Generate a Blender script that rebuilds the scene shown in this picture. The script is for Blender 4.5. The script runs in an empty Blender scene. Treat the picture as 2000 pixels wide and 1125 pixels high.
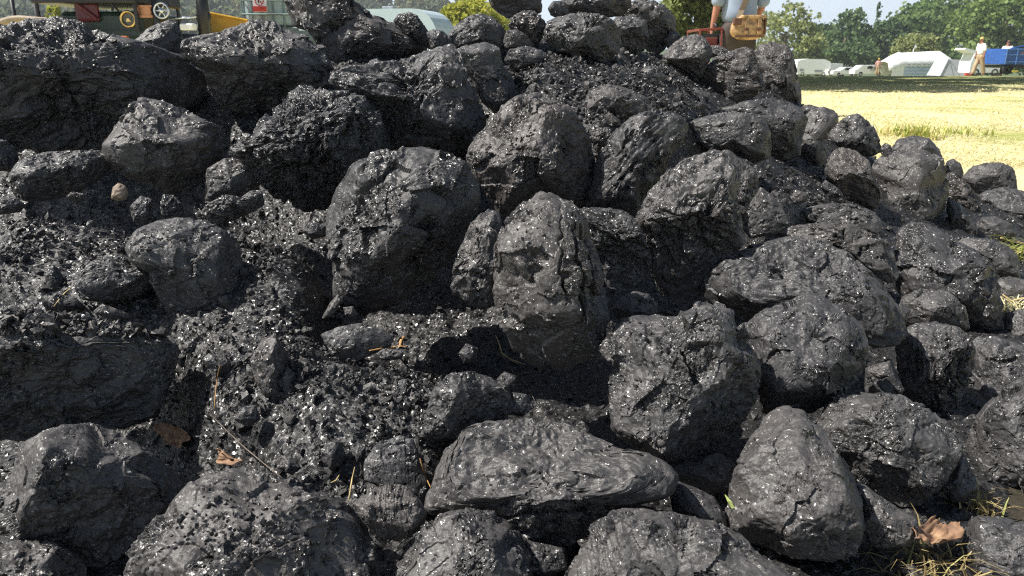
import bpy, bmesh, math, random
import numpy as np
from mathutils import Vector, Matrix

S = bpy.context.scene
C = S.collection
rad = math.radians
RNG = np.random.RandomState(7)

# ------------------------------------------------------------------ camera
F = 1500.0                                   # focal length in pixels of the 2000 px wide photograph
CAM = np.array([0.0, 0.0, 0.65])
PITCH = rad(16.8)
RGT = np.array([1.0, 0, 0])
FWD = np.array([0, math.cos(PITCH), -math.sin(PITCH)])
UPV = np.array([0, math.sin(PITCH), math.cos(PITCH)])
cd = bpy.data.cameras.new('camera'); cam = bpy.data.objects.new('camera', cd); C.objects.link(cam)
cam.location = CAM; cam.rotation_euler = (math.pi/2 - PITCH, 0, 0)
cd.sensor_width = 36; cd.lens = F/2000*36; cd.clip_start = 0.02; cd.clip_end = 3000
cd.dof.use_dof = True; cd.dof.focus_distance = 1.35; cd.dof.aperture_fstop = 15
S.camera = cam

def ray(px, py):
    px = np.asarray(px, float); py = np.asarray(py, float)
    d = ((px-1000)/F)[..., None]*RGT + ((562.5-py)/F)[..., None]*UPV + FWD
    return d/np.linalg.norm(d, axis=-1, keepdims=True)

def project(P):
    q = P - CAM
    z = q@FWD
    z = np.where(z < 1e-3, 1e-3, z)
    return 1000+F*(q@RGT)/z, 562.5-F*(q@UPV)/z

# ------------------------------------------------------------------ light
SUN_EL, SUN_AZ = rad(53), rad(-95)           # azimuth measured from +Y towards +X: the sun stands to the left
SD = np.array([math.cos(SUN_EL)*math.sin(SUN_AZ), math.cos(SUN_EL)*math.cos(SUN_AZ), math.sin(SUN_EL)])
sl = bpy.data.lights.new('sun', 'SUN'); sl.energy = 5.0; sl.angle = rad(0.53); sl.color = (1.0, 0.955, 0.88)
so = bpy.data.objects.new('sun', sl); C.objects.link(so)
so.rotation_euler = Vector(SD).to_track_quat('Z', 'Y').to_euler()
w = bpy.data.worlds.new('World'); S.world = w; w.use_nodes = True
nt = w.node_tree; sky = nt.nodes.new('ShaderNodeTexSky'); sky.sky_type = 'NISHITA'; sky.sun_disc = False
sky.sun_elevation = SUN_EL; sky.sun_rotation = SUN_AZ; sky.air_density = 1.2; sky.dust_density = 1.5
bg = nt.nodes['Background']; bg.inputs[1].default_value = 0.05
# pale summer haze low over the horizon
wtc = nt.nodes.new('ShaderNodeTexCoord'); wsp = nt.nodes.new('ShaderNodeSeparateXYZ'); nt.links.new(wtc.outputs['Generated'], wsp.inputs[0])
wmr = nt.nodes.new('ShaderNodeMapRange'); wmr.interpolation_type = 'SMOOTHSTEP'; nt.links.new(wsp.outputs[2], wmr.inputs[0])
for _i, _v in ((1, .07), (2, .30), (3, 1.0), (4, 0.0)): wmr.inputs[_i].default_value = _v
wmx = nt.nodes.new('ShaderNodeMix'); wmx.data_type = 'RGBA'; wmx.inputs['B'].default_value = (10.2, 11.9, 13.4, 1)
nt.links.new(wmr.outputs[0], wmx.inputs['Factor']); nt.links.new(sky.outputs[0], wmx.inputs['A']); nt.links.new(wmx.outputs['Result'], bg.inputs[0])
S.view_settings.view_transform = 'Standard'; S.view_settings.look = 'None'
S.view_settings.gamma = 1; S.view_settings.exposure = 0.8
S.cycles.max_bounces = 6; S.cycles.use_denoising = False; S.cycles.filter_width = 1.15

# ------------------------------------------------------------------ helpers
def mesh_obj(name, V, Fc, mat=None, parent=None, smooth=False, loc=(0, 0, 0), attrs=None):
    me = bpy.data.meshes.new(name)
    V = np.asarray(V, np.float32)
    if isinstance(Fc, np.ndarray):
        k = Fc.shape[1]; n = len(Fc)
        me.vertices.add(len(V)); me.vertices.foreach_set('co', V.ravel())
        me.loops.add(n*k); me.loops.foreach_set('vertex_index', Fc.astype(np.int32).ravel())
        me.polygons.add(n); me.polygons.foreach_set('loop_start', np.arange(0, n*k, k, dtype=np.int32))
        me.update(calc_edges=True); me.validate()
    else:
        me.from_pydata([tuple(v) for v in V.tolist()], [], Fc); me.update()
    me.polygons.foreach_set('use_smooth', np.full(len(me.polygons), smooth, dtype=bool))
    for k, a in (attrs or {}).items():
        at = me.attributes.new(k, 'FLOAT', 'POINT'); at.data.foreach_set('value', np.asarray(a, np.float32))
    if mat: me.materials.append(mat)
    o = bpy.data.objects.new(name, me); C.objects.link(o); o.location = loc
    if parent: o.parent = parent
    return o

def tag(o, label=None, cat=None, group=None, kind=None):
    if label: o['label'] = label
    if cat: o['category'] = cat
    if group: o['group'] = group
    if kind: o['kind'] = kind
    return o

def empty(name, loc, rz=0):
    o = bpy.data.objects.new(name, None); C.objects.link(o)
    o.location = loc; o.rotation_euler = (0, 0, rz); o.empty_display_size = 0.1
    return o

class MB:
    """collects simple shapes into one mesh"""
    def __init__(s): s.v = []; s.f = []
    def add(s, v, f):
        n = len(s.v); s.v += [tuple(map(float, p)) for p in v]; s.f += [tuple(i+n for i in q) for q in f]; return s
    def box(s, c, d, rz=0, bev=0.0):
        bm = bmesh.new(); bmesh.ops.create_cube(bm, size=1)
        for v in bm.verts: v.co = Vector((v.co.x*d[0], v.co.y*d[1], v.co.z*d[2]))
        if bev: bmesh.ops.bevel(bm, geom=bm.edges[:], offset=bev, segments=2, affect='EDGES', profile=0.5)
        M = Matrix.Translation(c) @ Matrix.Rotation(rz, 4, 'Z'); bm.transform(M)
        bm.verts.index_update()
        s.add([v.co[:] for v in bm.verts], [[v.index for v in f.verts] for f in bm.faces]); bm.free(); return s
    def tube(s, pts, r, n=8, cap=True):
        pts = [np.array(p, float) for p in pts]; m = len(pts)
        rs = r if hasattr(r, '__len__') else [r]*m
        V = []; up = np.array([0.13, 0.21, 0.97])
        for i, p in enumerate(pts):
            t = pts[min(i+1, m-1)]-pts[max(i-1, 0)]; t = t/(np.linalg.norm(t)+1e-9)
            a = np.cross(t, up)
            if np.linalg.norm(a) < .15: a = np.cross(t, [1, 0.1, 0])
            a /= np.linalg.norm(a); b = np.cross(a, t)
            for k in range(n):
                an = 2*math.pi*k/n; V.append(p+rs[i]*(math.cos(an)*a+math.sin(an)*b))
        Fq = [(i*n+k, i*n+(k+1) % n, (i+1)*n+(k+1) % n, (i+1)*n+k) for i in range(m-1) for k in range(n)]
        if cap: Fq += [tuple(range(n))[::-1], tuple((m-1)*n+k for k in range(n))]
        return s.add(V, Fq)
    def prism(s, prof, y0, y1):
        """profile [(x,z)] extruded along y"""
        n = len(prof)
        V = [(x, y0, z) for x, z in prof]+[(x, y1, z) for x, z in prof]
        return s.add(V, [tuple(range(n)), tuple(range(2*n-1, n-1, -1))]+[(i+n, (i+1) % n+n, (i+1) % n, i) for i in range(n)])
    def ring(s, c, R, r, axis='y', n=28, m=8, sx=1.0):
        V = []
        for i in range(n):
            a = 2*math.pi*i/n
            for j in range(m):
                b = 2*math.pi*j/m; q = R+r*math.cos(b)
                x, z, y = q*math.cos(a), q*math.sin(a), r*math.sin(b)*sx
                V.append((c[0]+x, c[1]+y, c[2]+z) if axis == 'y' else (c[0]+y, c[1]+x, c[2]+z))
        return s.add(V, [(i*m+j, i*m+(j+1) % m, ((i+1) % n)*m+(j+1) % m, ((i+1) % n)*m+j) for i in range(n) for j in range(m)])
    def cyl(s, c, R, h, axis='y', n=24):
        a = {'y': (0, h/2, 0), 'x': (h/2, 0, 0), 'z': (0, 0, h/2)}[axis]
        return s.tube([np.array(c)-a, np.array(c)+a], R, n)
    def build(s, name, mat, parent=None, smooth=False, loc=(0, 0, 0)):
        return mesh_obj(name, np.array(s.v), s.f, mat, parent, smooth, loc)

# ---- vectorised noise
def _h(i, j, k, s):
    x = (i*73856093) ^ (j*19349663) ^ (k*83492791) ^ (s*2654435 + 1013)
    x = x & 0x7fffffff
    x = ((x >> 13) ^ x)*1274126177 & 0x7fffffff
    x = ((x >> 15) ^ x)*668265263 & 0x7fffffff
    return (x >> 7) & 0xffff
_G = RNG.normal(size=(256, 3)).astype(np.float32); _G /= np.linalg.norm(_G, axis=1)[:, None]
def perlin(P, seed=0):
    P = np.asarray(P, np.float64)
    i = np.floor(P).astype(np.int64); f = (P-i).astype(np.float32)
    u = f*f*f*(f*(f*6-15)+10)
    out = np.zeros(len(P), np.float32)
    for a in (0, 1):
        for b in (0, 1):
            for c in (0, 1):
                g = _G[_h(i[:, 0]+a, i[:, 1]+b, i[:, 2]+c, seed) & 255]
                wgt = (u[:, 0] if a else 1-u[:, 0])*(u[:, 1] if b else 1-u[:, 1])*(u[:, 2] if c else 1-u[:, 2])
                out += wgt*(g[:, 0]*(f[:, 0]-a)+g[:, 1]*(f[:, 1]-b)+g[:, 2]*(f[:, 2]-c))
    return out*1.5
def fbm(P, o=4, seed=0, gain=.5):
    r = 0; a = 1.0
    for k in range(o): r = r+a*perlin(P*(2.03**k)+k*7.3, seed+k); a *= gain
    return r
def chips(P, cell, seed=0, tilt=.4, holes=0.0):
    """piecewise planar displacement: every cell is a small tilted facet"""
    Q = np.asarray(P, np.float64)/cell
    i0 = np.floor(Q).astype(np.int64); best = np.full(len(Q), 9e9); res = np.zeros(len(Q))
    for a in (-1, 0, 1):
        for b in (-1, 0, 1):
            for c in (-1, 0, 1):
                i, j, k = i0[:, 0]+a, i0[:, 1]+b, i0[:, 2]+c
                h1 = _h(i, j, k, seed); h2 = _h(i, j, k, seed+11); h3 = _h(i, j, k, seed+23)
                D = Q-np.stack([i+h1/65535., j+h2/65535., k+h3/65535.], 1)
                d = (D*D).sum(1)
                n = _G[(h1 ^ (h2 << 1)) & 255]
                val = (D*n).sum(1)*tilt+((h3 & 255)/255.-.5)*.35-((h2 & 1023) < holes*1024)*.42
                m = d < best; best = np.where(m, d, best); res = np.where(m, val, res)
    return res*cell
def sstep(x, a, b):
    t = np.clip((x-a)/(b-a), 0, 1); return t*t*(3-2*t)

_ICO = {}
def ico(sub):
    if sub not in _ICO:
        bm = bmesh.new(); bmesh.ops.create_icosphere(bm, subdivisions=sub, radius=1)
        bm.verts.index_update()
        _ICO[sub] = (np.array([v.co[:] for v in bm.verts]), np.array([[v.index for v in f.verts] for f in bm.faces])); bm.free()
    return _ICO[sub]

# ------------------------------------------------------------------ materials
def new_mat(name):
    m = bpy.data.materials.new(name); m.use_nodes = True
    t = m.node_tree; return m, t, t.nodes['Principled BSDF']
def nd(t, typ, **kw):
    n = t.nodes.new(typ)
    for k, v in kw.items():
        if k.startswith('i_'):
            key = k[2:]; key = int(key) if key.isdigit() else key.replace('_', ' ')
            n.inputs[key].default_value = v
        else: setattr(n, k, v)
    return n
def ramp(t, src, stops):
    r = t.nodes.new('ShaderNodeValToRGB'); t.links.new(src, r.inputs[0])
    e = r.color_ramp.elements
    while len(e) < len(stops): e.new(0.5)
    for q, (p, c) in zip(e, stops): q.position = p; q.color = (*c, 1) if len(c) == 3 else c
    return r.outputs[0]
def maprange(t, src, a, b, c, d):
    n = nd(t, 'ShaderNodeMapRange', i_1=a, i_2=b, i_3=c, i_4=d); t.links.new(src, n.inputs[0]); return n.outputs[0]
def simple(name, col, rough=.6, metal=0, var=.15, scale=8, spec=.5):
    m, t, p = new_mat(name)
    tc = nd(t, 'ShaderNodeTexCoord'); n = nd(t, 'ShaderNodeTexNoise', i_Scale=scale, i_Detail=4)
    t.links.new(tc.outputs['Object'], n.inputs['Vector'])
    a = tuple(max(0, c*(1-var*1.6)) for c in col); b = tuple(min(1, c*(1+var)) for c in col)
    t.links.new(ramp(t, n.outputs[0], [(.3, a), (.7, b)]), p.inputs['Base Color'])
    p.inputs['Roughness'].default_value = rough; p.inputs['Metallic'].default_value = metal
    p.inputs['Specular IOR Level'].default_value = spec
    return m

def coal_material(name, s1, s2, k=1.0, glint=1.0, tk=1.0, grainy=False):
    """black coal: dusty matt skin with countless small cleavage faces that each lean their own way"""
    m, t, p = new_mat(name); L = t.links.new
    tc = nd(t, 'ShaderNodeTexCoord'); oi = nd(t, 'ShaderNodeObjectInfo')
    off = nd(t, 'ShaderNodeVectorMath', operation='SCALE', i_0=(3.1, 5.7, 1.9)); L(oi.outputs['Random'], off.inputs['Scale'])
    ad = nd(t, 'ShaderNodeVectorMath', operation='ADD'); L(tc.outputs['Object'], ad.inputs[0]); L(off.outputs[0], ad.inputs[1])
    vec = ad.outputs[0]
    at = nd(t, 'ShaderNodeAttribute', attribute_name='chip')
    n1 = nd(t, 'ShaderNodeTexNoise', i_Scale=26, i_Detail=5, i_Roughness=.62); L(vec, n1.inputs['Vector'])
    n2 = nd(t, 'ShaderNodeTexNoise', i_Scale=260, i_Detail=4, i_Roughness=.6); L(vec, n2.inputs['Vector'])
    # chip mask broken up by noise
    sm = nd(t, 'ShaderNodeMath', operation='MULTIPLY_ADD', i_1=1.6, i_2=-.8); L(n1.outputs[0], sm.inputs[0])
    sa = nd(t, 'ShaderNodeMath', operation='ADD', use_clamp=True); L(sm.outputs[0], sa.inputs[0]); L(at.outputs['Fac'], sa.inputs[1])
    chip = sa.outputs[0]
    # distort cells so that they are angular splinters
    dn = nd(t, 'ShaderNodeVectorMath', operation='MULTIPLY_ADD', i_1=(.012,)*3); L(n2.outputs['Color'], dn.inputs[0]); L(vec, dn.inputs[2])
    acc = None
    for sc, seedrot in ((s1, 0), (s2, 1)):
        mp = nd(t, 'ShaderNodeMapping', i_Rotation=(seedrot*.7, seedrot*.4, seedrot), i_Scale=(1, 1, 1.5)); L(dn.outputs[0], mp.inputs[0])
        v = nd(t, 'ShaderNodeTexVoronoi', i_Scale=sc); L(mp.outputs[0], v.inputs['Vector'])
        sub = nd(t, 'ShaderNodeVectorMath', operation='SUBTRACT', i_1=(.5, .5, .5)); L(v.outputs['Color'], sub.inputs[0])
        kk = nd(t, 'ShaderNodeVectorMath', operation='SCALE'); L(sub.outputs[0], kk.inputs[0])
        tl = maprange(t, chip, 0, 1, .24*tk, (.75 if sc == s1 else .65)*tk)
        if sc == s1:
            # a share of the cells are bright cleavage mirrors, each leaning well away from the surface
            gs = nd(t, 'ShaderNodeSeparateColor'); wn = nd(t, 'ShaderNodeTexWhiteNoise'); L(v.outputs['Color'], wn.inputs['Vector'])
            th = maprange(t, chip, 0, 1, .12*glint, .55*glint)
            df = nd(t, 'ShaderNodeMath', operation='SUBTRACT'); L(th, df.inputs[0]); L(wn.outputs['Value'], df.inputs[1])
            gl = nd(t, 'ShaderNodeMath', operation='MULTIPLY', i_1=14, use_clamp=True); L(df.outputs[0], gl.inputs[0]); gl = gl.outputs[0]
            ta = nd(t, 'ShaderNodeMath', operation='MULTIPLY_ADD', i_1=.75*tk); L(gl, ta.inputs[0]); L(tl, ta.inputs[2]); tl = ta.outputs[0]
        L(tl, kk.inputs['Scale'])
        if acc is None: acc = kk.outputs[0]; vcol = v.outputs['Color']
        else:
            a2 = nd(t, 'ShaderNodeVectorMath', operation='ADD'); L(acc, a2.inputs[0]); L(kk.outputs[0], a2.inputs[1]); acc = a2.outputs[0]
    bp = nd(t, 'ShaderNodeBump', i_Strength=.6, i_Distance=.0022)
    h1 = nd(t, 'ShaderNodeMath', operation='MULTIPLY', i_1=.35); L(n1.outputs[0], h1.inputs[0])
    hs = nd(t, 'ShaderNodeMath', operation='MULTIPLY_ADD', i_1=.5); L(n2.outputs[0], hs.inputs[0]); L(h1.outputs[0], hs.inputs[2])
    L(hs.outputs[0], bp.inputs['Height'])
    nn = nd(t, 'ShaderNodeVectorMath', operation='ADD'); L(bp.outputs[0], nn.inputs[0]); L(acc, nn.inputs[1])
    no = nd(t, 'ShaderNodeVectorMath', operation='NORMALIZE'); L(nn.outputs[0], no.inputs[0]); L(no.outputs[0], p.inputs['Normal'])
    mix = nd(t, 'ShaderNodeMix', data_type='RGBA'); mix.inputs['A'].default_value = tuple(c*k for c in DUST); mix.inputs['B'].default_value = (.032*k, .0313*k, .0318*k, 1)
    L(maprange(t, chip, .1, .9, 0, 1), mix.inputs['Factor'])
    br = nd(t, 'ShaderNodeMix', data_type='RGBA', blend_type='MULTIPLY'); br.inputs['Factor'].default_value = 1
    L(mix.outputs['Result'], br.inputs['A']); L(ramp(t, n1.outputs[0], [(.3, (.72, .71, .70)), (.68, (1.25, 1.22, 1.2))]), br.inputs['B'])
    tint = nd(t, 'ShaderNodeMix', data_type='RGBA', blend_type='MULTIPLY'); tint.inputs['Factor'].default_value = 1
    wr = nd(t, 'ShaderNodeTexWhiteNoise', noise_dimensions='1D'); L(oi.outputs['Random'], wr.inputs['W'])
    L(br.outputs['Result'], tint.inputs['A']); L(ramp(t, wr.outputs['Value'], [(0, (.74, .75, .78)), (.5, (1, 1, 1)), (.85, (1.22, 1.19, 1.16)), (1, (1.18, 1.08, 1.0))]), tint.inputs['B'])
    last = tint.outputs['Result']
    if grainy:   # every loose grain has its own tone
        gg = nd(t, 'ShaderNodeNewGeometry'); g2 = nd(t, 'ShaderNodeMix', data_type='RGBA', blend_type='MULTIPLY'); g2.inputs['Factor'].default_value = 1
        L(last, g2.inputs['A']); L(ramp(t, gg.outputs['Random Per Island'], [(0, (.35, .35, .36)), (.55, (.85, .85, .86)), (.9, (1.5, 1.49, 1.48)), (1, (2.0, 1.96, 1.92))]), g2.inputs['B']); last = g2.outputs['Result']
    L(last, p.inputs['Base Color'])
    sx = nd(t, 'ShaderNodeSeparateColor'); L(vcol, sx.inputs[0])
    w2 = nd(t, 'ShaderNodeSeparateColor'); L(wn.outputs['Color'], w2.inputs[0])
    gr = maprange(t, w2.outputs[1], 0, 1, .23, .46)
    mr = nd(t, 'ShaderNodeMix', data_type='FLOAT', i_2=.55); L(gl, mr.inputs[0]); L(gr, mr.inputs[3]); L(mr.outputs[0], p.inputs['Roughness'])
    L(maprange(t, gl, 0, 1, .38, .75), p.inputs['Specular IOR Level'])
    p.inputs['IOR'].default_value = 1.62
    return m
DUST = (.050, .0488, .0496, 1)
M_coal = coal_material('coal', 290, 520)
M_slack = coal_material('coal_slack', 120, 260, .66, .60, .5, True)
M_floor = coal_material('coal_dust', 230, 110, .45, .8)
# ------------------------------------------------------------------ the heap under the lumps
def smin(a, b, k): 
    h = np.clip(.5+.5*(b-a)/k, 0, 1); return b*(1-h)+a*h-k*h*(1-h)
def heap(x, y):
    x = np.asarray(x, float); y = np.asarray(y, float)
    front = .42*(y-.70)
    right = -.60*((x-.55)*.82-(y-.75)*.57)
    back = .5*(4.7-y); left = .5*(x+4.2)
    cap = .745+.19*np.exp(-((x-.12)/.55)**2)
    h = smin(front, right, .06); h = smin(h, cap, .08); h = smin(h, back, .08); h = smin(h, left, .06)
    return h
def hit(px, py):
    """where the sight line of a pixel of the photograph meets the heap or the ground"""
    d = ray(px, py); t = np.linspace(.5, 5.5, 1001)
    P = CAM+d*t[:, None]; g = P[:, 2]-np.maximum(heap(P[:, 0], P[:, 1]), 0)
    k = np.argmax(g < 0)
    if g[k] >= 0: k = np.argmin(g)
    return P[k], t[k]

def inpoly(px, py, poly):
    px = np.asarray(px); r = np.zeros(px.shape, bool); n = len(poly)
    for i in range(n):
        x1, y1 = poly[i]; x2, y2 = poly[(i+1) % n]
        if y1 == y2: continue
        c = ((y1 > py) != (y2 > py)) & (px < (x2-x1)*(py-y1)/(y2-y1)+x1); r ^= c
    return r

SLACK = [[(-80, 380), (200, 390), (300, 420), (520, 415), (640, 430), (636, 590), (700, 632), (880, 672), (1010, 715), (1000, 830), (850, 860), (830, 960), (690, 970), (560, 930), (500, 870), (355, 740), (345, 650), (-80, 610)],
         [(985, 95), (1080, 100), (1210, 115), (1300, 125), (1370, 180), (1430, 215), (1340, 270), (1270, 220), (1160, 340), (1110, 210), (1010, 180)],
         [(1470, 330), (1560, 335), (1660, 400), (1560, 435), (1520, 400)]]
GX0, GX1, GY0, GY1, GS = -2.6, 2.4, .55, 4.2, .0075
gx = np.arange(GX0, GX1, GS); gy = np.arange(GY0, GY1, GS)
XX, YY = np.meshgrid(gx, gy); HH = heap(XX, YY)
PX, PY = project(np.stack([XX.ravel(), YY.ravel(), HH.ravel()], 1)); PX = PX.reshape(XX.shape); PY = PY.reshape(XX.shape)
MASK = np.zeros(XX.shape)
_wp = fbm(np.stack([XX.ravel()*6, YY.ravel()*6, 0*XX.ravel()], 1), 3, 44).reshape(XX.shape)*34
for q in SLACK: MASK = np.maximum(MASK, inpoly(PX+_wp, PY-_wp*.7, q).astype(float))
def blur(a, n):
    for ax in (0, 1):
        for _ in range(3):
            c = np.cumsum(np.concatenate([np.repeat(np.take(a, [0], ax), n+1, ax), a, np.repeat(np.take(a, [-1], ax), n, ax)], ax), ax)
            a = (np.take(c, range(2*n+1, c.shape[ax]), ax)-np.take(c, range(0, c.shape[ax]-2*n-1), ax))/(2*n+1)
    return a
MS = blur(MASK, 5)
HS = HH-.95*np.clip(HH, 0, .33)*(1-MS)*(1-.80*np.clip((YY-1.85)/.4, 0, 1))
FL = np.stack([XX.ravel(), YY.ravel(), np.zeros(XX.size)], 1)
HS = HS+(.016*fbm(FL*7, 3, 91)+.006*fbm(FL*28, 2, 95)).reshape(XX.shape)*np.clip(HH*14, 0, 1)
hm = np.zeros(XX.shape)
for cx_, cy_, rx_, ry_ in ((585, 372, 100, 58), (455, 250, 60, 50), (1120, 770, 70, 95), (800, 575, 120, 50), (400, 860, 80, 50), (1400, 920, 60, 70), (1720, 740, 50, 60)):
    hm = np.maximum(hm, ((PX-cx_)/rx_)**2+((PY-cy_)/ry_)**2 < 1)
HS = HS-.13*blur(hm.astype(float), 4)*np.clip(HH*3, 0, 1)
# the crest of the slack stays below the lumps that stand on it
LIMX = [-400, -100, 350, 560, 700, 850, 960, 1060, 1320, 1400, 1480, 1560, 1640, 1740, 1850, 2000, 2300]
LIMY = [90, 90, 125, 120, 110, 115, 80, 75, 112, 140, 168, 200, 255, 335, 375, 425, 520]
PX, PY = project(np.stack([XX.ravel(), YY.ravel(), HS.ravel()], 1))
ov = np.maximum(0, np.interp(PX, LIMX, LIMY)-PY).reshape(XX.shape)
HS = HS-ov/F*YY*1.02
HS = np.maximum(HS, .014*np.clip((HH+.01)*40, -1, 1))
def slack_z(x, y):
    u = np.clip((np.asarray(x)-GX0)/GS, 0, len(gx)-1.001); v = np.clip((np.asarray(y)-GY0)/GS, 0, len(gy)-1.001)
    i = u.astype(int); j = v.astype(int); u = u-i; v = v-j
    return (HS[j, i]*(1-u)+HS[j, i+1]*u)*(1-v)+(HS[j+1, i]*(1-u)+HS[j+1, i+1]*u)*v

# ------------------------------------------------------------------ one lump of coal
STY = {  # big amp, mid amp, rough-patch bias, chip depth, layer depth, pit depth
    'd': (.045, .010, -.32, .55, .0006, .015), 'r': (.060, .014, -.02, .62, .0010, .010),
    'l': (.06, .016, .00, .55, .0055, .02), 'p': (.10, .040, -.02, .85, .0008, .10), 'g': (.10, .036, .50, 1.5, .0012, .05)}
def lump(name, poly, label, s='d', T=.88, dz=0., u=None, r=None, t=None, cuts=(), bed=None, sub=None, seed=None, emb=.22, ribs=None, group='coal lumps heaped in the pile', cat='coal lump', D=None):
    global _seed
    _seed += 1; seed = _seed*37 if seed is None else seed
    rg = np.random.RandomState(seed)
    poly = np.array(poly, float)
    if cat == 'coal lump': poly = poly.mean(0)+(poly-poly.mean(0))*1.045
    a = poly; b = np.roll(poly, -1, 0); cr = a[:, 0]*b[:, 1]-b[:, 0]*a[:, 1]
    ar = cr.sum()/2; c = ((a+b)*cr[:, None]).sum(0)/(6*ar); ar = abs(ar)
    d = ray(c[0], c[1]); P0, D0 = hit(c[0], c[1])
    if D is None: D = D0
    size = math.sqrt(ar/math.pi)*D/F
    D = D-emb*size*T+dz
    Cc = CAM+d*D
    W = -d; U = np.cross([0, 0, 1.], W); U /= np.linalg.norm(U); V = np.cross(W, U)
    # outline in metres in the plane facing the camera
    q = np.concatenate([a+(b-a)*k/8. for k in range(8)]).reshape(8, len(a), 2).transpose(1, 0, 2).reshape(-1, 2)
    dr = ray(q[:, 0], q[:, 1]); tt = D/(dr@d); X = CAM+dr*tt[:, None]-Cc
    ou = np.stack([X@U, X@V], 1)
    th = np.linspace(-math.pi, math.pi, 721)[:-1]
    ct = np.stack([np.cos(th), np.sin(th)], 1); R = np.zeros(720)
    o2 = np.roll(ou, -1, 0); e = o2-ou
    for k in range(len(ou)):
        den = ct[:, 0]*e[k, 1]-ct[:, 1]*e[k, 0]
        den = np.where(abs(den) < 1e-12, 1e-12, den)
        tr = (ou[k, 0]*e[k, 1]-ou[k, 1]*e[k, 0])/den
        sg = (ou[k, 0]*ct[:, 1]-ou[k, 1]*ct[:, 0])/den
        R = np.where((sg >= -1e-6) & (sg <= 1+1e-6) & (tr > R), tr, R)
    ker = np.exp(-.5*(np.arange(-15, 16)/3.5)**2); ker /= ker.sum()
    R = np.convolve(np.concatenate([R[-15:], R, R[:15]]), ker, 'valid')
    if sub is None: sub = 7 if ar > 42000 else 6 if ar > 9000 else 5 if ar > 1500 else 4
    B, Fc = ico(sub)
    th0 = rg.uniform(0, 6.28); B = B@np.array(Matrix.Rotation(th0, 3, 'Z')).T
    pw = 2.5
    phi = np.arctan2(B[:, 1], B[:, 0]); sp = np.sqrt(np.maximum(0, 1-B[:, 2]**2)); cp = B[:, 2]
    k = (sp**pw+np.abs(cp)**pw)**(1/pw)
    N = np.stack([sp/k*np.cos(phi), sp/k*np.sin(phi), cp/k], 1)
    # cleavage planes cut the rounded body into blocky faces
    pl = []
    def cut(d_, k, e0, e1):   # a plane through the front edge at height k and the far rim at e0
        n = np.zeros(3); n[:2] = np.array(d_)*(e1+.85); n[2] = e0-k; n /= np.linalg.norm(n)
        pl.append((n, n[:2]@np.array(d_)*k+n[2]*.85, 1.0))
    if u is not None: cut((.07, -1.), -u, .93, .12)
    if r is not None: cut((1., -.12), r, .95, .15)
    if t is not None: cut((-.1, 1.), t, .92, .25)
    for q_ in cuts: pl.append((q_[:3], q_[3], 1.0))
    for _ in range(15):
        n = rg.normal(size=3); n[2] = abs(n[2])*rg.choice([1, 1, -1])+.25; n /= np.linalg.norm(n)
        pl.append((n, rg.uniform(.75, .95), .92))
    wob = fbm(N*2.0+seed*.31, 4, seed, .6)*.11
    for n, Lm, stg in pl:
        n = np.array(n, float); n /= np.linalg.norm(n)
        ex = N@n-(Lm+wob*(1 if stg == 1 else .35)); kk = .0012 if stg == 1 else .0004
        N = N-n*(.5*(ex+np.sqrt(ex*ex+kk))*stg)[:, None]
    phi = np.arctan2(N[:, 1], N[:, 0]); fi = (phi+math.pi)/(2*math.pi)*720; i0 = np.floor(fi).astype(int); fr = fi-i0
    RR = R[i0 % 720]*(1-fr)+R[(i0+1) % 720]*fr
    pr = min(R.mean(), 1.6*R.min()+.2*R.mean())
    dp = pr*T
    P = np.stack([N[:, 0]*RR, N[:, 1]*RR, N[:, 2]*dp], 1)
    nr = P/np.array([R.mean()**2, R.mean()**2, dp**2]); nr /= np.linalg.norm(nr, axis=1)[:, None]+1e-9
    A1, A2, bias, cd_, ld, pd = STY[s]
    sz = R.mean(); Q = P+rg.uniform(-50, 50, 3)*.1
    big = fbm(Q*1.5/sz, 2, seed+1); mid = fbm(Q*(4.5/sz), 3, seed+4, .55)
    msk = sstep(fbm(Q*2.1/sz, 3, seed+9)*1.1+bias, -.12, .30)
    sc = min(1, sz/.10)**.6
    # chip (rough) surface versus smooth dusty skin
    dd = sz*A1*.55*big*(1-.5*N[:, 2]**2*0)+sz*A2*mid*(.45+.75*msk)
    rid = 1-np.abs(fbm(Q*(9/sz), 3, seed+31))*2
    dd = dd-sz*.35*A2*msk*np.clip(rid, -1, 1)
    dd = dd+msk*cd_*sc*(chips(Q+.004*np.stack([mid]*3, 1), .021, seed+2, .5, .09)*.50+chips(Q, .0085, seed+3, .55, .08)*.60)
    bd = np.array(bed if bed is not None else rg.normal(size=3)); bd = bd/np.linalg.norm(bd)
    QB = Q*.35+bd[None, :]*((Q@bd)*3.2)[:, None]
    lay = fbm(QB*(30/max(sc, .4)), 3, seed+17, .6)
    dd = dd+ld*sc*np.where(lay > .05, lay, lay*1.8)*(.35+msk)*(1-(nr@bd)**2)
    # cracks
    ck = np.abs(fbm(Q*(2.6/sz)+.3*mid[:, None], 3, seed+77, .55)); wk = sstep(fbm(Q*(1.6/sz), 2, seed+80), .0, .25)
    dd = dd-.005*sc*(1-sstep(ck, .0, .035))*wk
    # pits where pieces have broken away
    pit = fbm(Q*(3.2/sz), 2, seed+55)
    dd = dd-sz*pd*sstep(pit, .36, .60)*(.4+msk)
    dd = dd+(.0004+.0008*msk)*sc*fbm(Q*75, 3, seed+41)+(.35+.65*msk)*sc*chips(Q, sz*.42, seed+21, .20)
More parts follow.
